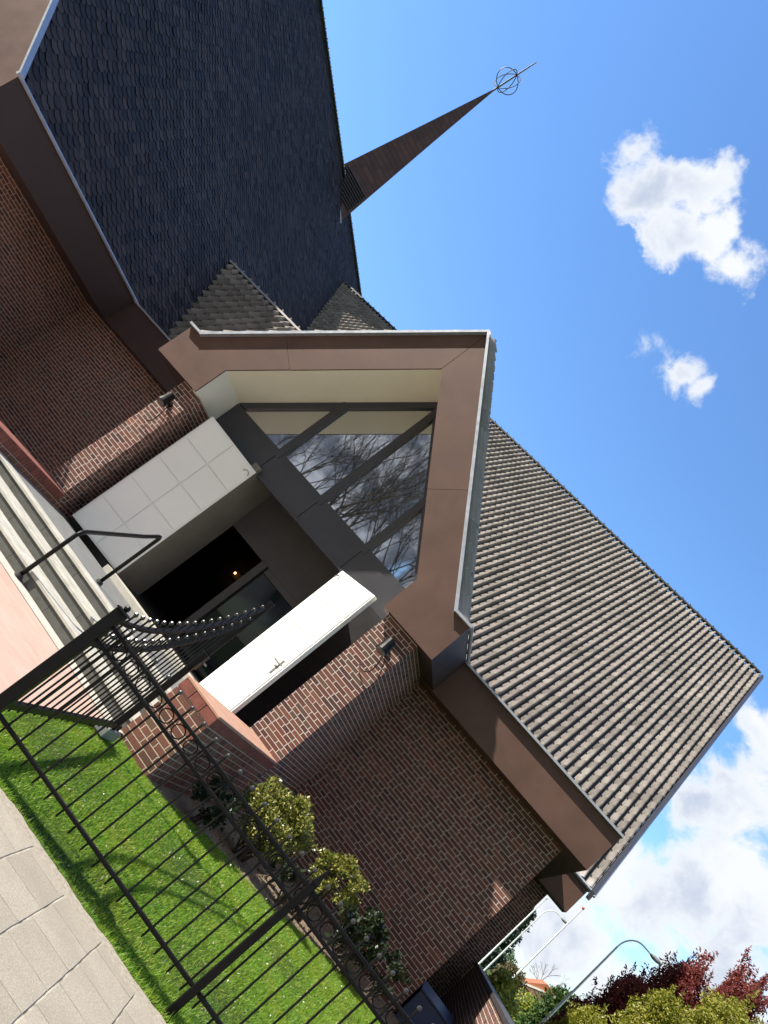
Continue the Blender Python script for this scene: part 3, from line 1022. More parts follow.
# soffits lining the deep gable
WYP = 12.52                                                # window plane
mb = MB()
a, b = (IX0, IZ), (PXC, IZA)
mb.prism([(a[0], GY + TH, a[1]), (b[0], GY + TH, b[1]), (b[0], GY + TH, b[1] + 0.12), (a[0], GY + TH, a[1] + 0.16)], (0, WYP - GY - TH + 0.1, 0))
a, b = (PXC, IZA), (IX1, IZ)
mb.prism([(a[0], GY + TH, a[1]), (b[0], GY + TH, b[1]), (b[0], GY + TH, b[1] + 0.16), (a[0], GY + TH, a[1] + 0.12)], (0, WYP - GY - TH + 0.1, 0))
mb.build('gable_soffit', M['cream'], CH)
mb = MB()
MB().box(IX0 - 0.10, IX0, GY + TH + 0.002, WYP + 0.1, EZ0 - 0.002, IZ + 0.04).build('gable_cheek', M['white_soffit'], CH)
MB().box(IX1, IX1 + 0.10, GY + TH + 0.002, WYP + 0.1, EZ0 - 0.002, IZ + 0.04).build('gable_cheek', M['white_soffit'], CH)
# brick piers
YP = 11.6
MB().box(-3.318, -2.69, YP, 13.9, -0.2, EZ0 + 0.002).build('porch_pier', M['brick'], CH)
MB().box(-8.78, -8.30, YP, 14.3, -0.2, EZ0 + 0.002).build('porch_pier', M['brick'], CH)
# gable window: anthracite frame with four panes
fr = 0.115
wx0, wx1, wz0 = IX0 + 0.0, IX1 - 0.0, 3.80
sl_l = (IZA - IZ) / (PXC - IX0)
sl_r = (IZA - IZ) / (IX1 - PXC)


def ztop(x):
    return IZ + (x - IX0) * sl_l if x < PXC else IZ + (IX1 - x) * sl_r


mb = MB()
y0, d = WYP - 0.05, 0.10
mb.prism([(wx0, y0, IZ), (PXC, y0, IZA), (PXC, y0, IZA - 0.17), (wx0 + 0.16, y0, IZ)], (0, d, 0))
mb.prism([(PXC, y0, IZA), (wx1, y0, IZ), (wx1 - 0.16, y0, IZ), (PXC, y0, IZA - 0.17)], (0, d, 0))
mb.box(wx0, wx1, y0, y0 + d, wz0 + 0.06, wz0 + 0.18)
muls = (-7.05, -5.86, -4.68)
for x in muls:
    mb.box(x - 0.065, x + 0.065, y0 - 0.012, y0 + d - 0.012, wz0 + 0.05, ztop(x) - 0.05)
win = mb.build('gable_window', M['anthracite'], CH)
xs = [wx0 + 0.1, *muls, wx1 - 0.1]
for i in range(4):
    x0, x1 = xs[i], xs[i + 1]
    pts = [(x0, WYP + 0.01, wz0 + 0.1), (x1, WYP + 0.01, wz0 + 0.1), (x1, WYP + 0.01, max(ztop(x1) - 0.03, wz0 + 0.12)),
           (x0, WYP + 0.01, max(ztop(x0) - 0.03, wz0 + 0.12))]
    mbp = MB()
    mbp.prism(pts, (0, 0.02, 0))
    mbp.build('pane', M['glass'], win)
# transom band under the window, in panels
mb = MB()
xs = [wx0 - 0.0, *muls, wx1 + 0.0]
for i in range(4):
    mb.box(xs[i] + 0.012, xs[i + 1] - 0.012, WYP - 0.06, WYP + 0.06, 3.42, wz0 + 0.058)
mb.box(wx0, wx1, WYP - 0.045, WYP + 0.05, 3.43, wz0 + 0.05)
mb.box(wx0 - 0.02, wx1 + 0.02, WYP - 0.075, WYP + 0.07, 3.37, 3.418)
mb.build('transom_panel', M['anthracite'], CH)
# entrance recess: jamb linings, side panel, ceiling, dark hall with an inner screen
mb = MB()
mb.box(-7.12, -6.97, 12.36, 13.45, 0.5, 3.5)
mb.build('door_jamb', M['jamb'], CH)
mb = MB()
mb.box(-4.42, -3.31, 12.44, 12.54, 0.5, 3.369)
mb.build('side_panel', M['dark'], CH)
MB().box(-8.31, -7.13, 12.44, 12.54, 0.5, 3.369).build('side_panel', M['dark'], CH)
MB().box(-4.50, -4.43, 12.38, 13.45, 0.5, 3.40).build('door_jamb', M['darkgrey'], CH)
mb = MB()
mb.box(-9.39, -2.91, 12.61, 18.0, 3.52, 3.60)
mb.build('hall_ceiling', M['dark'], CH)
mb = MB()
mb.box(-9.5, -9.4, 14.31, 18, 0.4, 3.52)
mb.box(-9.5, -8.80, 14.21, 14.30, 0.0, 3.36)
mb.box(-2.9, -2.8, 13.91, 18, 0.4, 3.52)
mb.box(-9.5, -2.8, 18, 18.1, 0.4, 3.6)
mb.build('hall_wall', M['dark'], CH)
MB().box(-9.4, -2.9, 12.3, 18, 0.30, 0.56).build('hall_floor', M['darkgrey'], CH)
mb = MB()
mb.box(-6.96, -4.51, 13.40, 13.48, 2.60, 3.515)
mb.box(-6.02, -5.88, 13.36, 13.50, 0.56, 2.598)
mb.box(-5.85, -4.51, 13.40, 13.48, 2.48, 2.597)
mb.box(-4.75, -4.51, 13.40, 13.48, 0.56, 2.478)
scr = mb.build('inner_screen', M['darkgrey'], CH)
MB().box(-5.87, -4.76, 13.43, 13.45, 0.6, 2.47).build('pane', M['darkglass'], scr)


def leaf(hx, hy, ang, flip):
    """door leaf hinged at (hx, hy) and swung out by ang from the facade line"""
    w, h, t, zb = 1.19, 2.80, 0.055, 0.585
    mbl = MB()
    c, s = math.cos(ang), math.sin(ang)

    def P(x, y, z):
        return (hx + x * c - y * s, hy + x * s + y * c, zb + z)

    def bx(m_, x0, x1, y0, y1, z0, z1):
        vs = [P(x, y, z) for z in (z0, z1) for y in (y0, y1) for x in (x0, x1)]
        m_.add(vs, [(0, 2, 3, 1), (4, 5, 7, 6), (0, 1, 5, 4), (2, 6, 7, 3), (0, 4, 6, 2), (1, 3, 7, 5)])
    sx = -1 if flip else 1
    bx(mbl, 0, sx * w, 0.0, t, 0, h)
    # raised cladding boards, two columns of five, both faces
    for col in range(2):
        for r in range(5):
            x0, x1 = 0.02 + col * (w - 0.04) / 2 + 0.010, 0.02 + (col + 1) * (w - 0.04) / 2 - 0.010
            z0, z1 = 0.02 + r * (h - 0.04) / 5 + 0.010, 0.02 + (r + 1) * (h - 0.04) / 5 - 0.010
            for ya, yb in ((-0.02, 0.0), (t, t + 0.02)):
                bx(mbl, sx * x0, sx * x1, ya, yb, z0, z1)
    d = mbl.build('door', M['door'], CH)
    e = MB()
    bx(e, sx * w, sx * (w + 0.012), -0.004, t + 0.004, 0.004, h - 0.004)
    e.build('edge_strip', M['door_edge'], d)
    hd = MB()
    for ya, so_ in (((t + 0.0205, 1),) if flip else ((-0.0265, -1), (t + 0.0205, 1))):
        bx(hd, sx * (w - 0.16), sx * (w - 0.10), ya, ya + 0.006, 0.93, 1.20)
        yo = ya - 0.05 if so_ < 0 else ya + 0.006
        bx(hd, sx * (w - 0.14), sx * (w - 0.12), min(yo, yo + 0.05), max(yo, yo + 0.05), 1.10, 1.12)
        yb = ya - 0.06 if so_ < 0 else ya + 0.05
        bx(hd, sx * (w - 0.26), sx * (w - 0.12), yb, yb + 0.014, 1.10, 1.12)
    hd.build('handle', M['steel'], d)
    ck = MB()
    pts = [P(sx * 0.10 + sx * 0.06 * math.cos(q), -0.03, h - 0.16 + 0.06 * math.sin(q)) for q in [math.pi * i / 8 for i in range(9)]]
    ck.tube(pts, 0.008, 5)
    ck.build('stay_hook', M['steel'], d)
    return d


leaf(-6.95, 12.35, math.radians(23.5), True)
leaf(-4.56, 12.30, math.radians(-40), False)
# small hinge fittings on the jamb, steel threshold
MB().box(-7.0, -4.5, 12.0, 12.36, 0.47, 0.575).build('threshold', M['conc'], CH)

# ------------------------------------------------------------------ steps, low walls, rail
stp = empty('entrance_steps', (-5.7, 9.5, 0))
tag(stp, 'three grey stone steps with pale treads up to the church doors', 'steps')
ys = [8.42, 9.00, 9.58]
M['riser'] = plain('shade_grey_riser', (0.085, 0.087, 0.08), 0.8, var=0.2, scale=7, bump=0.2)  # dark grey also carries the shade on the step fronts
M['landing'] = plain('shade_grey_landing', (0.16, 0.165, 0.17), 0.8, var=0.15, scale=4)  # darker grey paints in the shadow on the back of the landing
M['tread'] = plain('pale_tread', (0.43, 0.42, 0.375), 0.75, var=0.22, scale=5, bump=0.2)
for i, y in enumerate(ys):
    z0, z1 = -0.02 + i * 0.157, (i + 1) * 0.157
    ye = ys[i + 1] if i < 2 else 12.0
    w0 = -8.245
    r = MB()
    for q in range(6):
        xa = w0 + 0.002 + q * (5.0 / 6)
        r.box(xa + 0.003, xa + 5.0 / 6 - 0.003, y, 12.0 - 0.001 * i, max(z0, 0) - 0.02, z1 - 0.04)
    r.box(w0 + 0.01, -3.25, y + 0.004, 11.99, max(z0, 0) - 0.02, z1 - 0.045)
    r.build('riser', M['riser'], stp)
    t_ = MB()
    t_.box(w0 + 0.002, -3.243, y - 0.02, ye + 0.03 if i < 2 else y + 0.36, z1 - 0.039, z1, 0.004)
    t_.build('tread', M['tread'], stp)
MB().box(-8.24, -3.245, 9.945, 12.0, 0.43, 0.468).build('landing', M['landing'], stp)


def low_wall(label, x0, x1, ztop, y0=8.403, y1=11.597, cap='coping'):
    r = empty('low_wall', ((x0 + x1) / 2, y0, 0))
    tag(r, label, 'wall', 'low brick walls beside the steps')
    MB().box(x0, x1, y0, y1, -0.2, ztop - 0.155).build('brickwork', M['brick_low'], r)
    mbc = MB()
    n = int((y1 - y0) / 0.085)
    st = (y1 - y0) / n
    # front bricks of the coping, then bricks on edge
    w = (x1 - x0) / 3
    for q in range(3):
        mbc.box(x0 + q * w + (0.004 if q else -0.006), x0 + (q + 1) * w - (0.004 if q < 2 else -0.006), y0 - 0.012, y0 + 0.12, ztop - 0.15, ztop - 0.035, 0.004)
    st = (y1 - y0 - 0.124) / n
    for q in range(n):
        ya = y0 + 0.124 + q * st
        mbc.box(x0 - 0.006, x1 + 0.006, ya + 0.005, ya + st - 0.004, ztop - 0.15, ztop - 0.035, 0.004)
    mbc.build('coping_course', M['coping_side'], r)
    MB().box(x0 + 0.004, x1 - 0.004, y0 + 0.005, y1 - 0.003, ztop - 0.154, ztop - 0.04).build('mortar_bed', M['conc'], r)
    MB().box(x0 - 0.010, x1 + 0.010, y0 - 0.016, y1 - 0.001, ztop - 0.034, ztop, 0.006).build('coping_top', M[cap], r)
    return r


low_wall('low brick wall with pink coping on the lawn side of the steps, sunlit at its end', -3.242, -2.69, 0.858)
low_wall('shaded low brick wall along the far side of the steps, below the tall slate roof', -8.80, -8.25, 0.70, cap='coping_side')  # darker cap colour stands for the shade on this coping

hr = empty('handrail', (-5.5, 8.5, 0))
tag(hr, 'black bent tube handrail standing on the church steps', 'handrail')
pts = [(-5.42, 8.36, -0.01), (-5.42, 8.36, 0.77), (-5.425, 8.39, 0.825), (-5.45, 8.48, 0.865)]
pts += [(-5.70, 9.76, 1.325), (-5.755, 10.07, 1.465), (-5.765, 10.12, 1.475), (-5.77, 10.15, 1.45), (-5.77, 10.15, 1.38), (-5.77, 10.15, 0.465)]
MB().tube(pts, 0.027, 10).build('rail', M['iron'], hr, smooth=True)
for p in (pts[0], pts[-1]):
    MB().tube([(p[0], p[1], p[2] + 0.012), (p[0], p[1], p[2] + 0.055)], [0.058, 0.045], 12).build('foot', M['rosette'], hr)


# ------------------------------------------------------------------ wall spotlights
def spot(x, z, label, y):
    r = empty('wall_spotlight', (x, y, z))
    tag(r, label, 'spotlight', 'spotlights on the porch piers')
    MB().tube([(0, 0.0, 0), (0, -0.05, 0)], 0.05, 12).build('wall_plate', M['iron'], r, local=True)
    MB().tube([(0, -0.05, 0), (0, -0.16, 0.02), (0, -0.18, -0.02)], 0.016, 8).build('arm', M['iron'], r, local=True)
    h = MB()
    d = Vector((0.12, -0.25, -0.9)).normalized()
    c = Vector((0.0, -0.19, -0.02))
    h.tube([c - d * 0.14, c - d * 0.13, c + d * 0.02, c + d * 0.10], [0.04, 0.075, 0.085, 0.10], 14)
    h.build('housing', M['iron'], r, local=True)
    MB().tube([c + d * 0.101, c + d * 0.115], 0.088, 14).build('lens', M['lampglass'], r, local=True)
    cb = [(0.02 + 0.16 * math.sin(t * 3.0) * 0.9 - 0.12 * t, -0.03 - 0.05 * math.sin(t * 3.1), -0.05 - 0.42 * math.sin(t * 1.9)) for t in [i / 12 for i in range(13)]]
    MB().tube(cb, 0.009, 6).build('cable', M['iron'], r, local=True)
    return r


spot(-2.93, 3.02, 'black spotlight with looping cable on the sunlit brick pier right of the doors', YP)
spot(-8.54, 2.93, 'black spotlight on the shaded brick pier left of the open white door', YP)

wl = empty('wall_light', (-8.1, 17.95, 2.3))
tag(wl, 'small twin-bulb wall light glowing inside the dark hall', 'lamp')
MB().box(-0.2, 0.2, 0.0, 0.04, -0.1, 0.1).build('back_plate', M['dark'], wl, local=True)
for dx_ in (-0.13, 0.13):
    MB().ball((dx_, -0.08, 0.0), 0.026, 8, 6).build('bulb', M['bulb'], wl, local=True)

# ------------------------------------------------------------------ fence
FR = empty('iron_fence', tuple(FP), FA)
tag(FR, 'black wrought iron fence with ring band and ball finials along the lawn', 'fence')
ZL, ZM, ZU, ZF = 0.155, 0.83, 0.945, 1.04


def rail_box(mb, s0, s1, z, h=0.023, w=0.030):
    mb.box(s0, s1, -w / 2, w / 2, z - h / 2, z + h / 2, 0.003)


S0, S1 = -1.94, 3.9
for z in (ZL, ZM, ZU):
    for a, b in ((S0 + 0.04, -0.027), (0.027, 1.963), (2.017, S1)):
        mb = MB()
        rail_box(mb, a, b, z)
        mb.build('rail', M['iron'], FR, local=True)
for s, zt in ((0.0, 0.98), (1.99, 0.98), (3.94, 0.98)):
    mb = MB()
    mb.box(s - 0.024, s + 0.024, -0.024, 0.024, -0.2, zt, 0.003)
    post = mb.build('post', M['iron'], FR, local=True)
    mb = MB()
    mb.loft([[(s + x * q, y * q, z) for x, y in ((-1, -1), (1, -1), (1, 1), (-1, 1))] for q, z in ((0.024, zt + 0.001), (0.024, zt + 0.012), (0.018, zt + 0.03), (0.004, zt + 0.11))])
    mb.build('post_cap', M['iron'], post, local=True)
mb = MB()
mb.box(S0 - 0.04, S0 + 0.04, -0.04, 0.04, -0.2, 1.04, 0.004)
post = mb.build('post', M['iron'], FR, local=True)
mb = MB()
mb.box(S0 - 0.046, S0 + 0.046, -0.046, 0.046, 1.041, 1.055, 0.003)
mb.ball((S0, 0, 1.075), 0.022)
mb.build('post_cap', M['iron'], post, local=True)
pk = MB().tube([(0, 0, 0.085), (0, 0, 0.10), (0, 0, ZF - 0.02)], [0.004, 0.0075, 0.0075], 6).build('picket', M['iron'], FR, local=True)
fi = MB().ball((0, 0, ZF - 0.012), 0.015, 8, 5, 1.1).build('finial', M['tip'], pk, local=True)
rg = MB().ring((0, 0, (ZM + ZU) / 2), (0, 1, 0), 0.042, 0.0045, 18, 5).build('ring', M['iron'], FR, local=True)
first = True
ks = [k_ for k_ in range(-33, 17)]
for k_ in ks:
    s = -0.054 - 0.117 * k_ * 1.0
    if s < S0 + 0.08 or s > S1 or min(abs(s), abs(s - 1.99)) < 0.045:
        continue
    p = pk if first else pk.copy()
    if not first:
        COL.objects.link(p)
        q = fi.copy()
        COL.objects.link(q)
        q.parent = p
    p.location = (s, 0, 0)
    r_ = rg if first else rg.copy()
    if not first:
        COL.objects.link(r_)
    r_.location = (s + 0.0585, 0, 0)
    first = False

# ------------------------------------------------------------------ gate, swung open
GO = Vector((-2.41, 4.72, 0))
GA = math.atan2(2.53, -0.52)
GT = empty('iron_gate', tuple(GO), GA)
tag(GT, 'open black wrought iron gate with scalloped top and rows of ball finials', 'gate')
GL = 2.92


def gz_(s):
    return 1.06 + 0.1 * s * s


def arc(dz, s0=0.05, s1=GL, n=24):
    return [(s0 + (s1 - s0) * i / n, 0, gz_(s0 + (s1 - s0) * i / n) + dz) for i in range(n + 1)]


def flat_bar(mb, pts, h, w):
    rings = []
    for p in pts:
        rings.append([(p[0], -w / 2, p[2] - h / 2), (p[0], w / 2, p[2] - h / 2), (p[0], w / 2, p[2] + h / 2), (p[0], -w / 2, p[2] + h / 2)])
    mb.loft(rings)


for dz_ in (-0.075, -0.285):
    mb = MB()
    flat_bar(mb, arc(dz_), 0.026, 0.036)
    mb.build('curved_rail', M['iron'], GT, local=True)
for z0, z1, h in ((0.20, 0.13, 0.045), (0.52, 0.47, 0.03)):
    if h == 0.03:
        continue
    mb = MB()
    flat_bar(mb, [(0.05, 0, z0), (GL, 0, z1)], h, 0.04)
    mb.build('bottom_rail', M['iron'], GT, local=True)
mb = MB().box(-0.0, 0.05, -0.028, 0.028, 0.14, 1.05, 0.003)
mb.build('hinge_stile', M['iron'], GT, local=True)
mb = MB().box(GL, GL + 0.05, -0.028, 0.028, 0.08, gz_(GL) + 0.03, 0.003)
mb.build('meeting_stile', M['iron'], GT, local=True)
mb = MB()
mb.box(GL - 0.10, GL + 0.06, -0.045, 0.045, 0.98, 1.16, 0.004)
mb.build('lock_case', M['iron'], GT, local=True)
mb = MB()
mb.tube([(GL - 0.02, -0.045, 1.09), (GL - 0.02, -0.09, 1.09), (GL - 0.12, -0.09, 1.09)], 0.010, 6)
mb.build('handle', M['steel'], GT, local=True)
unit = MB().tube([(0, 0, 0), (0, 0, 1)], 0.0085, 6).build('bar', M['iron'], GT, local=True)
fin_g = MB().ball((0, 0, 0), 0.017, 8, 5, 1.1).build('finial', M['tip'], unit, local=True)
nb = 18
firstb = True
for i in range(2 * nb - 1):
    s = 0.05 + (GL - 0.05) * (i + 1) / (2 * nb)
    zb_ = (0.20 - 0.07 * s / GL - 0.05) if i % 2 else gz_(s) - 0.275
    zt_ = gz_(s) - (0.0 if i % 2 else 0.205)
    b = MB().tube([(s, 0, zb_), (s, 0, zt_)], 0.0075, 6)
    bo = b.build('bar', M['iron'], GT, local=True)
    f_ = fin_g if firstb else fin_g.copy()
    if not firstb:
        COL.objects.link(f_)
    f_.parent = bo
    f_.location = (s, 0, zt_ + 0.012)
    firstb = False
bpy.data.objects.remove(unit)
gs = empty('gate_stop', (-3.06, 7.66, 0))
tag(gs, 'low grey metal gate stop on the paving at the end of the gate', 'gate stop')
mb = MB()
mb.box(-0.05, 0.10, -0.16, 0.14, -0.02, 0.085, 0.008)
mb.build('body', plain('grey_steel_stop', (0.22, 0.24, 0.24), 0.45, metal=0.3, var=0.1), gs, local=True)
MB().box(-0.02, 0.06, 0.02, 0.10, 0.0855, 0.14, 0.006).build('catch', M['iron'], gs, local=True)


# ------------------------------------------------------------------ foliage helpers
def leaves(P, size, up=0.3, aspect=0.5, jitter=0.35):
    """one folded leaf-shaped quad per point"""
    n = len(P)
    d = RNG.normal(size=(n, 3))
    d[:, 2] += up
    d /= np.linalg.norm(d, axis=1)[:, None]
    e = RNG.normal(size=(n, 3))
    s = np.cross(d, e)
    s /= np.linalg.norm(s, axis=1)[:, None] + 1e-9
    L = size * (1 + jitter * RNG.uniform(-1, 1, (n, 1)))
    W = L * aspect
    V = np.stack([P, P + d * L * 0.45 + s * W * 0.5, P + d * L, P + d * L * 0.45 - s * W * 0.5], 1)
    F = np.arange(n)[:, None] * 4 + np.array([[0, 1, 2, 3]])
    return V.reshape(-1, 3), F


def clumps(centres, radii, per, flat=0.8, shell=0.45):
    out = []
    for c, r in zip(centres, radii):
        d = RNG.normal(size=(per, 3))
        d /= np.linalg.norm(d, axis=1)[:, None]
        q = r * (shell + (1 - shell) * RNG.uniform(0, 1, (per, 1)) ** 0.5)
        p = c + d * q * np.array([1, 1, flat])
        out.append(p)
    return np.concatenate(out)


def crown_points(base, h, R, n_clump, per, r_cl, z0=0.25, shape='round'):
    cs, rs = [], []
    for i in range(n_clump):
        t = RNG.uniform(z0, 1.0)
        if shape == 'cone':
            rad = R * (1 - t) ** 0.8 + 0.1
        elif shape == 'column':
            rad = R * (1 - max(t - 0.7, 0) * 1.6)
        else:
            q = (t - z0) / (1 - z0)
            rad = R * math.sqrt(max(0.05, 1 - (2 * q - 0.85) ** 2 / 1.35))
        a = RNG.uniform(0, 2 * math.pi)
        rr = rad * RNG.uniform(0.25, 1.0) ** 0.6
        cs.append(np.array([base[0] + rr * math.cos(a), base[1] + rr * math.sin(a), base[2] + h * t]))
        rs.append(r_cl * RNG.uniform(0.6, 1.3))
    return clumps(cs, rs, per), cs


def tree(name, label, base, h, R, mat, leaf=0.12, n_clump=70, per=170, r_cl=0.6, z0=0.25, shape='round', bark='bark',
         group=None, tr=0.14, spikes=0, cat='tree', aspect=0.5):
    r = empty(name, base)
    tag(r, label, cat, group)
    P, cs = crown_points(base, h, R, n_clump, per, r_cl, z0, shape)
    if spikes:
        ex = []
        for i in range(spikes):
            a = RNG.uniform(0, 2 * math.pi)
            rr = R * math.sqrt(RNG.uniform(0, 1)) * 0.95
            L = RNG.uniform(0.4, 1.15) * (0.22 * h)
            zb = base[2] + h * (0.99 - 0.30 * (rr / R) ** 2) - 0.25 * h * 0.4
            m_ = int(90 * L / 0.8) + 10
            tt = RNG.uniform(0, 1, (m_, 1))
            lean = RNG.normal(0, 0.16, 2)
            ex.append(np.array([[base[0] + rr * math.cos(a), base[1] + rr * math.sin(a), zb]]) + tt * np.array([[lean[0] * L, lean[1] * L, L]])
                      + RNG.normal(0, 0.055, (m_, 3)) * (1.15 - tt))
        P = np.concatenate([P] + ex)
    V, F = leaves(P, leaf, 0.3, aspect)
    mesh_np('crown', V, F, mat, r)
    mb = MB()
    b = Vector(base)
    mb.tube([b + Vector((0, 0, -0.2)), b + Vector((0.03 * h * 0.3, 0, h * 0.35)), b + Vector((0, 0.02 * h, h * 0.8))], [tr, tr * 0.75, tr * 0.2], 8)
    for c in cs[::4]:
        c = Vector(c)
        z = b.z + (c.z - b.z) * 0.6
        mb.tube([Vector((b.x, b.y, z)), (Vector((b.x, b.y, z)) + c) / 2 + Vector((0, 0, -0.1)), c], [tr * 0.32, tr * 0.2, 0.01], 5)
    mb.build('trunk', M[bark], r)
    return r


def branch_tree(name, label, base, h, depth=6, bark='bark', group=None, r0=0.22, spread=0.5, first=0.28, twigs=True, lean=(0, 0)):
    """leafless tree: recursive limbs in one trunk mesh plus fine twigs"""
    r = empty(name, base)
    tag(r, label, 'tree', group)
    main, fine = MB(), MB()

    def grow(p, d, L, rad, k):
        q = p + d * L * 0.5 + Vector([random.uniform(-1, 1) for _ in range(3)]) * L * 0.05
        e = p + d * L
        (main if k > 2 else fine).tube([p, q, e], [rad, rad * 0.85, rad * 0.68], 7 if k > 2 else 4, cap=False)
        if k == 0:
            return
        n = random.choice((2, 3)) if k > 1 else 3
        for i in range(n):
            ax = Vector([random.uniform(-1, 1) for _ in range(3)])
            nd = (d + ax.normalized() * spread * random.uniform(0.6, 1.3) + Vector((0, 0, 0.12))).normalized()
            grow(e if i else p + d * L * random.uniform(0.8, 1.0), nd, L * random.uniform(0.66, 0.86), rad * (0.68 if i == 0 else 0.55), k - 1)
    b = Vector(base)
    d0 = Vector((lean[0], lean[1], 1)).normalized()
    grow(b + Vector((0, 0, -0.2)), d0, h * first, r0, depth)
    if depth < 7:
        main.add(fine.v, fine.f)
        main.build('trunk', M[bark], r)
        return r
    main.build('trunk', M[bark], r)
    fine.build('twigs', M[bark], r)
    return r


# ------------------------------------------------------------------ grass: short blades
def grass():
    from math import floor
    poly = np.array(lawn)

    def inside(x, y):
        c = np.zeros(len(x), bool)
        j = len(poly) - 1
        for i in range(len(poly)):
            xi, yi = poly[i]
            xj, yj = poly[j]
            hit = ((yi > y) != (yj > y)) & (x < (xj - xi) * (y - yi) / (yj - yi + 1e-12) + xi)
            c ^= hit
            j = i
        return c
    n = 420000
    x = RNG.uniform(-3.3, 2.6, n)
    y = RNG.uniform(4.4, 12.6, n)
    dens = np.clip((9.6 / y) ** 1.2, 0, 1.0)
    keep = inside(x, y) & (RNG.uniform(0, 1, n) < dens)
    # thin out at the pavement edge
    rel = (x - FP.x) * FN.x + (y - FP.y) * FN.y
    keep &= (rel > -0.185 + 0.02 * np.sin(x * 9) + RNG.normal(0, 0.028, n)) | (RNG.uniform(0, 1, n) < 0.04)
    x, y = x[keep], y[keep]
    n = len(x)
    hgt = RNG.uniform(0.016, 0.034, n) * np.where(RNG.uniform(0, 1, n) < 0.05, 1.5, 1.0)
    rel = (x - FP.x) * FN.x + (y - FP.y) * FN.y
    hgt *= np.where(rel < 0.0, 1.35, 1.0)
    a = RNG.uniform(0, 2 * np.pi, n)
    w = RNG.uniform(0.002, 0.0034, n) * np.where(y > 8, 1.35, 1.0)
    lean = RNG.normal(0, 0.4, (n, 2)) * hgt[:, None]
    z0 = LAWN_Z - 0.022 + 0.012 * np.sin(x * 3.1) * np.sin(y * 2.3)
    b1 = np.stack([x + w * np.cos(a), y + w * np.sin(a), z0], 1)
    b2 = np.stack([x - w * np.cos(a), y - w * np.sin(a), z0], 1)
    tp = np.stack([x + lean[:, 0], y + lean[:, 1], z0 + hgt], 1)
    V = np.stack([b1, b2, tp], 1).reshape(-1, 3)
    F = np.arange(n)[:, None] * 3 + np.array([[0, 1, 2]])
    o = mesh_np('lawn_grass', V, F, M['grass'])
    tag(o, 'short bright green lawn grass behind the iron fence', 'grass', kind='stuff')


grass()


n = 1500
xx, yy = RNG.uniform(-3.0, 2.2, n), RNG.uniform(5.0, 11.5, n)
pe = np.array(lawn_edge)
ok = (yy < np.interp(xx, pe[:, 0], pe[:, 1]) - 0.05) & (((xx - FP.x) * FN.x + (yy - FP.y) * FN.y) > -0.12) & (xx > -2.7)
V, F = leaves(np.stack([xx, yy, np.full(n, LAWN_Z + 0.004)], 1)[ok], 0.02, 0.1, 0.55)
tag(mesh_np('clippings', V, F, leaf_mat('pale_clipping', [(0.5, 0.5, 0.36), (0.34, 0.28, 0.15), (0.7, 0.7, 0.62)], 0.2)), 'pale clippings and specks scattered on the lawn', 'clippings', kind='stuff')

# ------------------------------------------------------------------ shrubs in the bed
def shrub(name, label, c, r, mat, n, leaf=0.055, group=None, flat=0.85, cl=26):
    base = (c[0], c[1], LAWN_Z - 0.04)
    o = empty(name, base)
    tag(o, label, 'shrub', group)
    cs, rs = [], []
    for i in range(cl):
        d = RNG.normal(size=3)
        d /= np.linalg.norm(d)
        q = r * RNG.uniform(0.45, 0.98)
        cs.append(np.array(c) + d * q * np.array([1, 1, flat]))
        rs.append(r * RNG.uniform(0.16, 0.30))
    P = clumps(cs, rs, n // cl, 0.9, 0.1)
    P = P[P[:, 2] > 0.02]
    V, F = leaves(P, leaf, 0.5, 0.52)
    mesh_np('foliage', V, F, mat, o)
    mb = MB()
    for q in cs[::2]:
        e = Vector(q)
        b = Vector((c[0] + random.uniform(-0.08, 0.08), c[1] + random.uniform(-0.08, 0.08), base[2] - 0.02))
        mb.tube([b, (b + e) / 2 + Vector((0, 0, 0.05)), e], [0.012, 0.009, 0.003], 5)
    mb.build('stem', M['bark'], o)
    return o


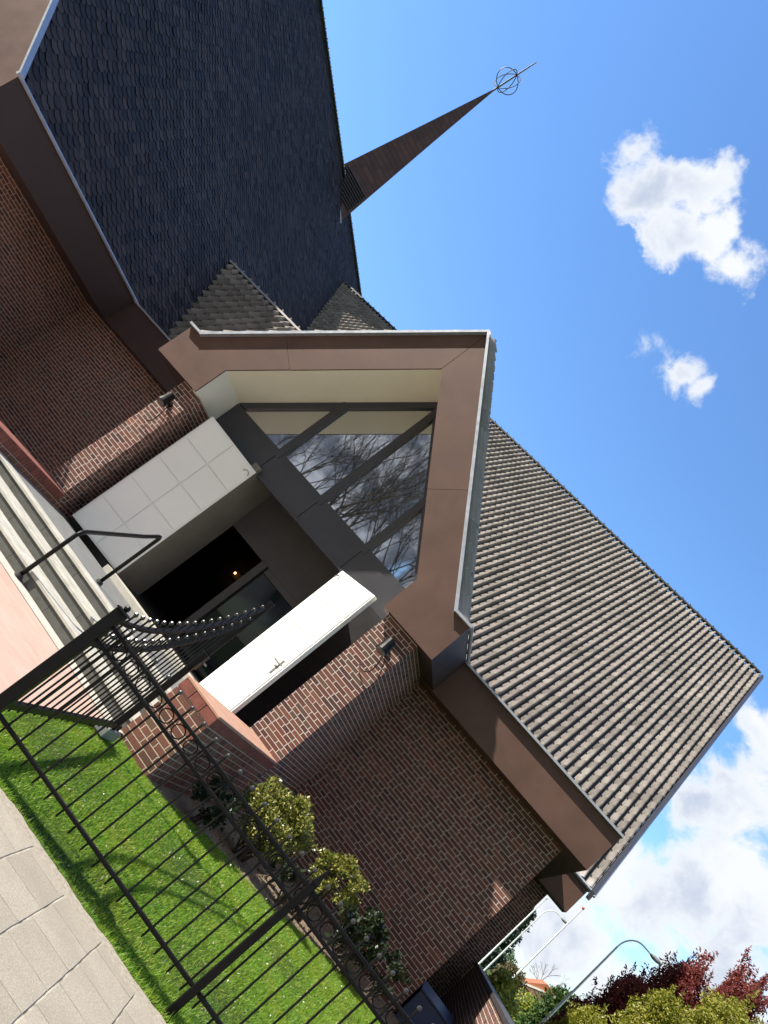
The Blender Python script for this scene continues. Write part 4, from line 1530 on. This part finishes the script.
shrub('round_shrub', 'larger yellow-green shrub in front of the brick wall, nearest the porch', (-1.86, 10.35, 0.54), 0.50, M['leaf_bush'], 9500, 0.045, 'yellow-green shrubs in the bed', cl=56)
shrub('round_shrub', 'smaller yellow-green shrub behind the tip of the tall fence post', (-0.98, 11.35, 0.62), 0.36, M['leaf_bush'], 5200, 0.045, 'yellow-green shrubs in the bed', cl=40)
shrub('dark_shrub', 'dark leafy shrub in the shade right of the smaller yellow-green shrub', (-0.36, 12.1, 0.40), 0.40, M['leaf_dark'], 1700, 0.08)
shrub('dark_shrub', 'dark low shrub in the shade beside the brick low wall', (-2.25, 9.25, 0.24), 0.30, M['leaf_dark'], 1300, 0.06)
for i, (x, y, q, lb) in enumerate(((-1.55, 11.2, 0.22, 'dark low plant under the larger yellow-green shrub, by the wall'),
                                   (-1.20, 10.75, 0.16, 'tuft of pale strappy leaves on bare soil between the two yellow-green shrubs'),
                                   (-0.15, 11.75, 0.16, 'tuft of pale strappy leaves on bare soil below the dark leafy shrub'),
                                   (0.25, 12.7, 0.30, 'dark low plant at the far end of the bed near the blue box'))):
    if i in (1, 2):
        o = empty('grass_tuft', (x, y, LAWN_Z - 0.04))
        tag(o, lb, 'plant', 'strappy tufts in the bed')
        n = 46
        mb = MB()
        for _ in range(n):
            a = random.uniform(0, 6.28)
            L = random.uniform(0.14, 0.30)
            w = 0.007
            dx_, dy_ = math.cos(a), math.sin(a)
            p0 = Vector((x + dx_ * 0.02, y + dy_ * 0.02, LAWN_Z - 0.04))
            p1 = p0 + Vector((dx_ * L * 0.35, dy_ * L * 0.35, L * 0.7))
            p2 = p0 + Vector((dx_ * L * 0.9, dy_ * L * 0.9, L * 0.62))
            s_ = Vector((-dy_, dx_, 0)) * w
            mb.add([p0 - s_, p0 + s_, p1 + s_, p1 - s_, p2], [(0, 1, 2, 3), (3, 2, 4)])
        mb.build('blades', M['leaf_brown'], o)
    else:
        shrub('dark_shrub', lb, (x, y, q), q * 1.05, M['leaf_dark'], 700, 0.06, cl=12)

# litter of dry leaves and clods on the bare soil
n = 2600
xx = RNG.uniform(-2.4, 1.2, n)
yy = RNG.uniform(8.5, 13.6, n)
V, F = leaves(np.stack([xx, yy, np.full(n, LAWN_Z - 0.035)], 1), 0.035, 0.15, 0.6)
ok = np.ones(n, bool)
pe = np.array(lawn_edge)
ye = np.interp(xx, pe[:, 0], pe[:, 1])
ok = yy > ye - 0.05
V = V.reshape(-1, 4, 3)[ok].reshape(-1, 3)
F = np.arange(ok.sum())[:, None] * 4 + np.array([[0, 1, 2, 3]])
tag(mesh_np('leaf_litter', V, F, M['leaf_brown']), 'dry leaf litter on the bare soil of the bed', 'leaf litter', kind='stuff')

# ------------------------------------------------------------------ blue box and garden wall
bb = empty('storage_box', (1.0, 14.3, 0))
tag(bb, 'dark blue steel storage box beside the brick wall corner', 'box')
MB().box(-0.27, 0.36, -0.20, 0.9, -0.1, 0.44, 0.01).build('body', M['bluebox'], bb, local=True)
MB().prism([(-0.28, -0.23, 0.443), (-0.28, 0.93, 0.443), (-0.28, 0.93, 0.50), (-0.28, -0.23, 0.47)], (0.66, 0, 0)).build('lid', M['bluebox'], bb, local=True)
gw = empty('garden_wall', (1.6, 15.0, 0))
tag(gw, 'low dark brick garden wall running from the church towards the street', 'wall')
MB().box(1.45, 1.70, 9.0, 20.6, -0.3, 1.16).build('brickwork', M['brick'], gw)
MB().box(1.43, 1.72, 8.98, 20.61, 1.162, 1.23, 0.006).build('coping', M['ridge'], gw)


# ------------------------------------------------------------------ things beyond the church
def lamp_post(x, y, ztop, reach, label):
    r = empty('street_lamp', (x, y, -0.25))
    tag(r, label, 'street lamp', 'curved street lamps beyond the church')
    H_ = ztop + 0.25
    MB().tube([(0, 0, 0), (0, 0, H_ * 0.45), (0, 0, H_ * 0.88)], [0.07, 0.055, 0.042], 10).build('pole', M['galv'], r, local=True)
    q = reach * 0.45
    arcp = [(q * (1 - math.cos(t)), 0, H_ * 0.88 + (H_ * 0.12) * math.sin(t)) for t in [math.pi / 2 * i / 7 for i in range(8)]]
    arcp += [(reach * 0.72, 0, H_ * 1.0 - 0.02)]
    arcp[-1] = (reach * 0.72, 0, H_ + 0.0)
    MB().tube(arcp, 0.034, 8).build('arm', M['galv'], r, local=True)
    a = Vector((reach * 0.70, 0, H_))
    b = Vector((reach * 1.05, 0, H_ + 0.04))
    MB().tube([a, a.lerp(b, 0.3), a.lerp(b, 0.7), b], [0.05, 0.10, 0.10, 0.05], 10).build('lamp_head', plain('lamp_head_grey', (0.22, 0.22, 0.22), 0.4), r, local=True)
    return r


lamp_post(0.153 * 40, 40.0, 0.132 * 40 + 1.5, 1.5, 'tall curved street lamp right of the church, nearest and largest')
lamp_post(0.0805 * 66, 66.0, 0.0845 * 66 + 1.5, 1.5, 'smaller distant curved street lamp close to the church wall corner')
for x, y, zt, lb, cap in ((0.1045 * 55, 55.0, 0.108 * 55 + 1.5, 'white flagpole with red tip right of the church', True),
                          (0.0725 * 60, 60.0, 0.085 * 60 + 1.5, 'white flagpole partly hidden by the church corner', False)):
    r = empty('flagpole', (x, y, -0.25))
    tag(r, lb, 'flagpole', 'white flagpoles beyond the church')
    MB().tube([(0, 0, 0), (0, 0, zt + 0.25)], [0.065, 0.045], 10).build('pole', M['flag_white'], r, local=True)
    MB().ball((0, 0, zt + 0.30), 0.09, 8, 6).build('pole_cap', M['redcap'] if cap else M['flag_white'], r, local=True)

# far house: brick gable under an orange roof with white edging
HX, HY = 25.0, 190.0
hs = empty('brick_house', (HX, HY, -0.25))
tag(hs, 'distant brick house with orange tiled roof and white gable edging', 'house')
MB().box(-3.3, 4.2, 0, 10, 0, 3.9).build('wall', M['brick_orange'], hs, local=True)
MB().prism([(-3.6, -0.3, 3.7), (0.0, -0.3, 7.4), (1.6, -0.3, 7.4), (4.6, -0.3, 3.7)], (0, 10.6, 0)).build('roof', M['roof_orange'], hs, local=True)
MB().prism([(-2.9, -0.32, 3.75), (0.2, -0.32, 5.6), (1.6, -0.32, 5.6), (4.0, -0.32, 3.75)], (0, -0.3, 0)).build('front_gable', M['brick_orange'], hs, local=True)
mb = MB()
mb.prism([(-3.3, -0.7, 3.6), (-3.3, -0.7, 3.95), (0.1, -0.7, 6.0), (0.1, -0.7, 5.6)], (0, 0.35, 0))
mb.prism([(1.7, -0.7, 6.0), (4.5, -0.7, 3.9), (4.5, -0.7, 3.5), (1.7, -0.7, 5.6)], (0, 0.35, 0))
mb.box(0.104, 1.696, -0.7, -0.35, 5.6, 6.0)
mb.build('gable_edging', M['white_paint'], hs, local=True)
for wx in (-1.6, 1.2):
    f = MB().box(wx, wx + 1.3, -0.12, -0.002, 1.2, 2.7).build('window', M['white_paint'], hs, local=True)
    MB().box(wx + 0.12, wx + 1.18, -0.16, -0.121, 1.32, 2.58).build('pane', M['darkglass'], f, local=True)
MB().box(2.5, 3.3, 4, 4.8, 4.5, 8.2).build('chimney', M['brick_orange'], hs, local=True)

# trees right of the church
RG = 'copper-leaved trees behind the lime bushes'
for x, y, h, R, lb in ((4.95, 26.0, 4.35, 0.50, 'copper-red tree with spiky shoots behind the middle of the lime bushes'),
                       (5.75, 26.5, 5.9, 0.75, 'tall copper-red tree, the one above the right end of the lime bushes'),
                       (6.95, 26.2, 6.9, 0.85, 'tallest copper-red tree, cut off by the right edge of the photo'),
                       (4.36, 25.0, 2.85, 0.38, 'small copper-red tree at the left end, beside the tall street lamp')):
    tree('copper_tree', lb, (x, y, -0.25), h, R, M['leaf_red'], 0.09, 80, 200, 0.30, 0.25, group=RG, spikes=70, cat='tree', aspect=0.42)
LG = 'lime-green bushy trees beyond the garden wall'
for x, y, h, R, lb in ((4.55, 20.2, 4.05, 0.62, 'lime-green bush below the copper trees, in the middle of the row'),
                       (5.55, 20.6, 5.15, 0.80, 'tallest lime-green bush, at the right edge of the photo'),
                       (3.80, 20.6, 2.70, 0.42, 'low lime-green bush at the left end of the row, by the lamp pole')):
    tree('lime_bush', lb, (x, y, -0.25), h, R, M['leaf_lime'], 0.075, 170, 230, 0.26, 0.08, group=LG, spikes=22, cat='bush', aspect=0.4)
tree('green_tree', 'mid-green tree behind the tall street lamp pole', (8.05, 52.0, -0.25), 3.6, 0.7, M['leaf_green'], 0.22, 60, 110, 0.7, 0.2)
tree('green_tree', 'round bright green tree in front of the distant brick house', (8.2, 58.0, -0.25), 2.2, 1.3, M['leaf_gold'], 0.2, 50, 110, 0.6, 0.05)
tree('conifer', 'dark conifer tree behind the distant street lamp', (6.6, 95.0, -0.25), 8.0, 2.0, M['leaf_conifer'], 0.34, 80, 120, 0.7, 0.1, 'cone')
tree('budding_tree', 'brownish budding tree left of the distant brick house', (8.8, 85.0, -0.25), 2.7, 1.1, M['leaf_brown'], 0.26, 50, 100, 0.7, 0.2)
branch_tree('bare_tree', 'pale leafless tree behind the distant brick house', (30.0, 225.0, -0.25), 13.0, 5, 'bark_pale', None, 0.3, 0.55, 0.3)
tree('climbing_shrub', 'golden-green leafy shrub growing over the far end of the garden wall, by the church corner', (1.98, 19.4, -0.25), 1.72, 0.30, M['leaf_gold'], 0.10, 60, 80, 0.22, 0.3, cat='shrub')
tree('climbing_shrub', 'yellow-green leafy shrub behind the nearer end of the garden wall', (2.02, 17.3, -0.25), 1.5, 0.28, M['leaf_gold'], 0.09, 50, 90, 0.22, 0.3, cat='shrub')
# tall far trees closing the view
for i in range(16):
    yy_ = RNG.uniform(230, 330)
    xx_ = 6 + i * 10.0 + RNG.uniform(-3, 3)
    tree('far_tree', 'hazy far tree in the row along the horizon', (xx_, yy_, -0.25), RNG.uniform(5, 9), RNG.uniform(2.5, 4), M['leaf_green' if i % 3 else 'leaf_brown'], 0.6, 30, 60, 1.3, 0.1,
         group='far trees along the horizon')

# leafless street trees behind the viewer, mirrored in the gable window
for x, y, h, lb in ((-14.6, -10.0, 17.5, 'leafless street tree mirrored in the middle of the gable window'),
                    (-10.0, -9.0, 15.5, 'leafless street tree mirrored in the right of the gable window'),
                    (-19.5, -9.5, 16.5, 'leafless street tree mirrored in the left of the gable window')):
    branch_tree('street_tree', lb, (x, y, -0.25), h, 8, 'bark', 'leafless street trees mirrored in the window', 0.19, 0.55, 0.25)
    o_ = bpy.data.objects
    src = [q for q in o_ if q.name.startswith('street_tree')][-1]
    cp = src.copy()
    COL.objects.link(cp)
    cp.location = (x - 2.2, y - 5.5, -0.25)
    cp.rotation_euler = (0, 0, 2.1 + x)
    cp['label'] = lb.replace('leafless street tree', 'leafless tree of the second row').replace('mirrored', 'faintly mirrored')
    for ch in list(src.children):
        c2 = ch.copy()
        COL.objects.link(c2)
        c2.parent = cp
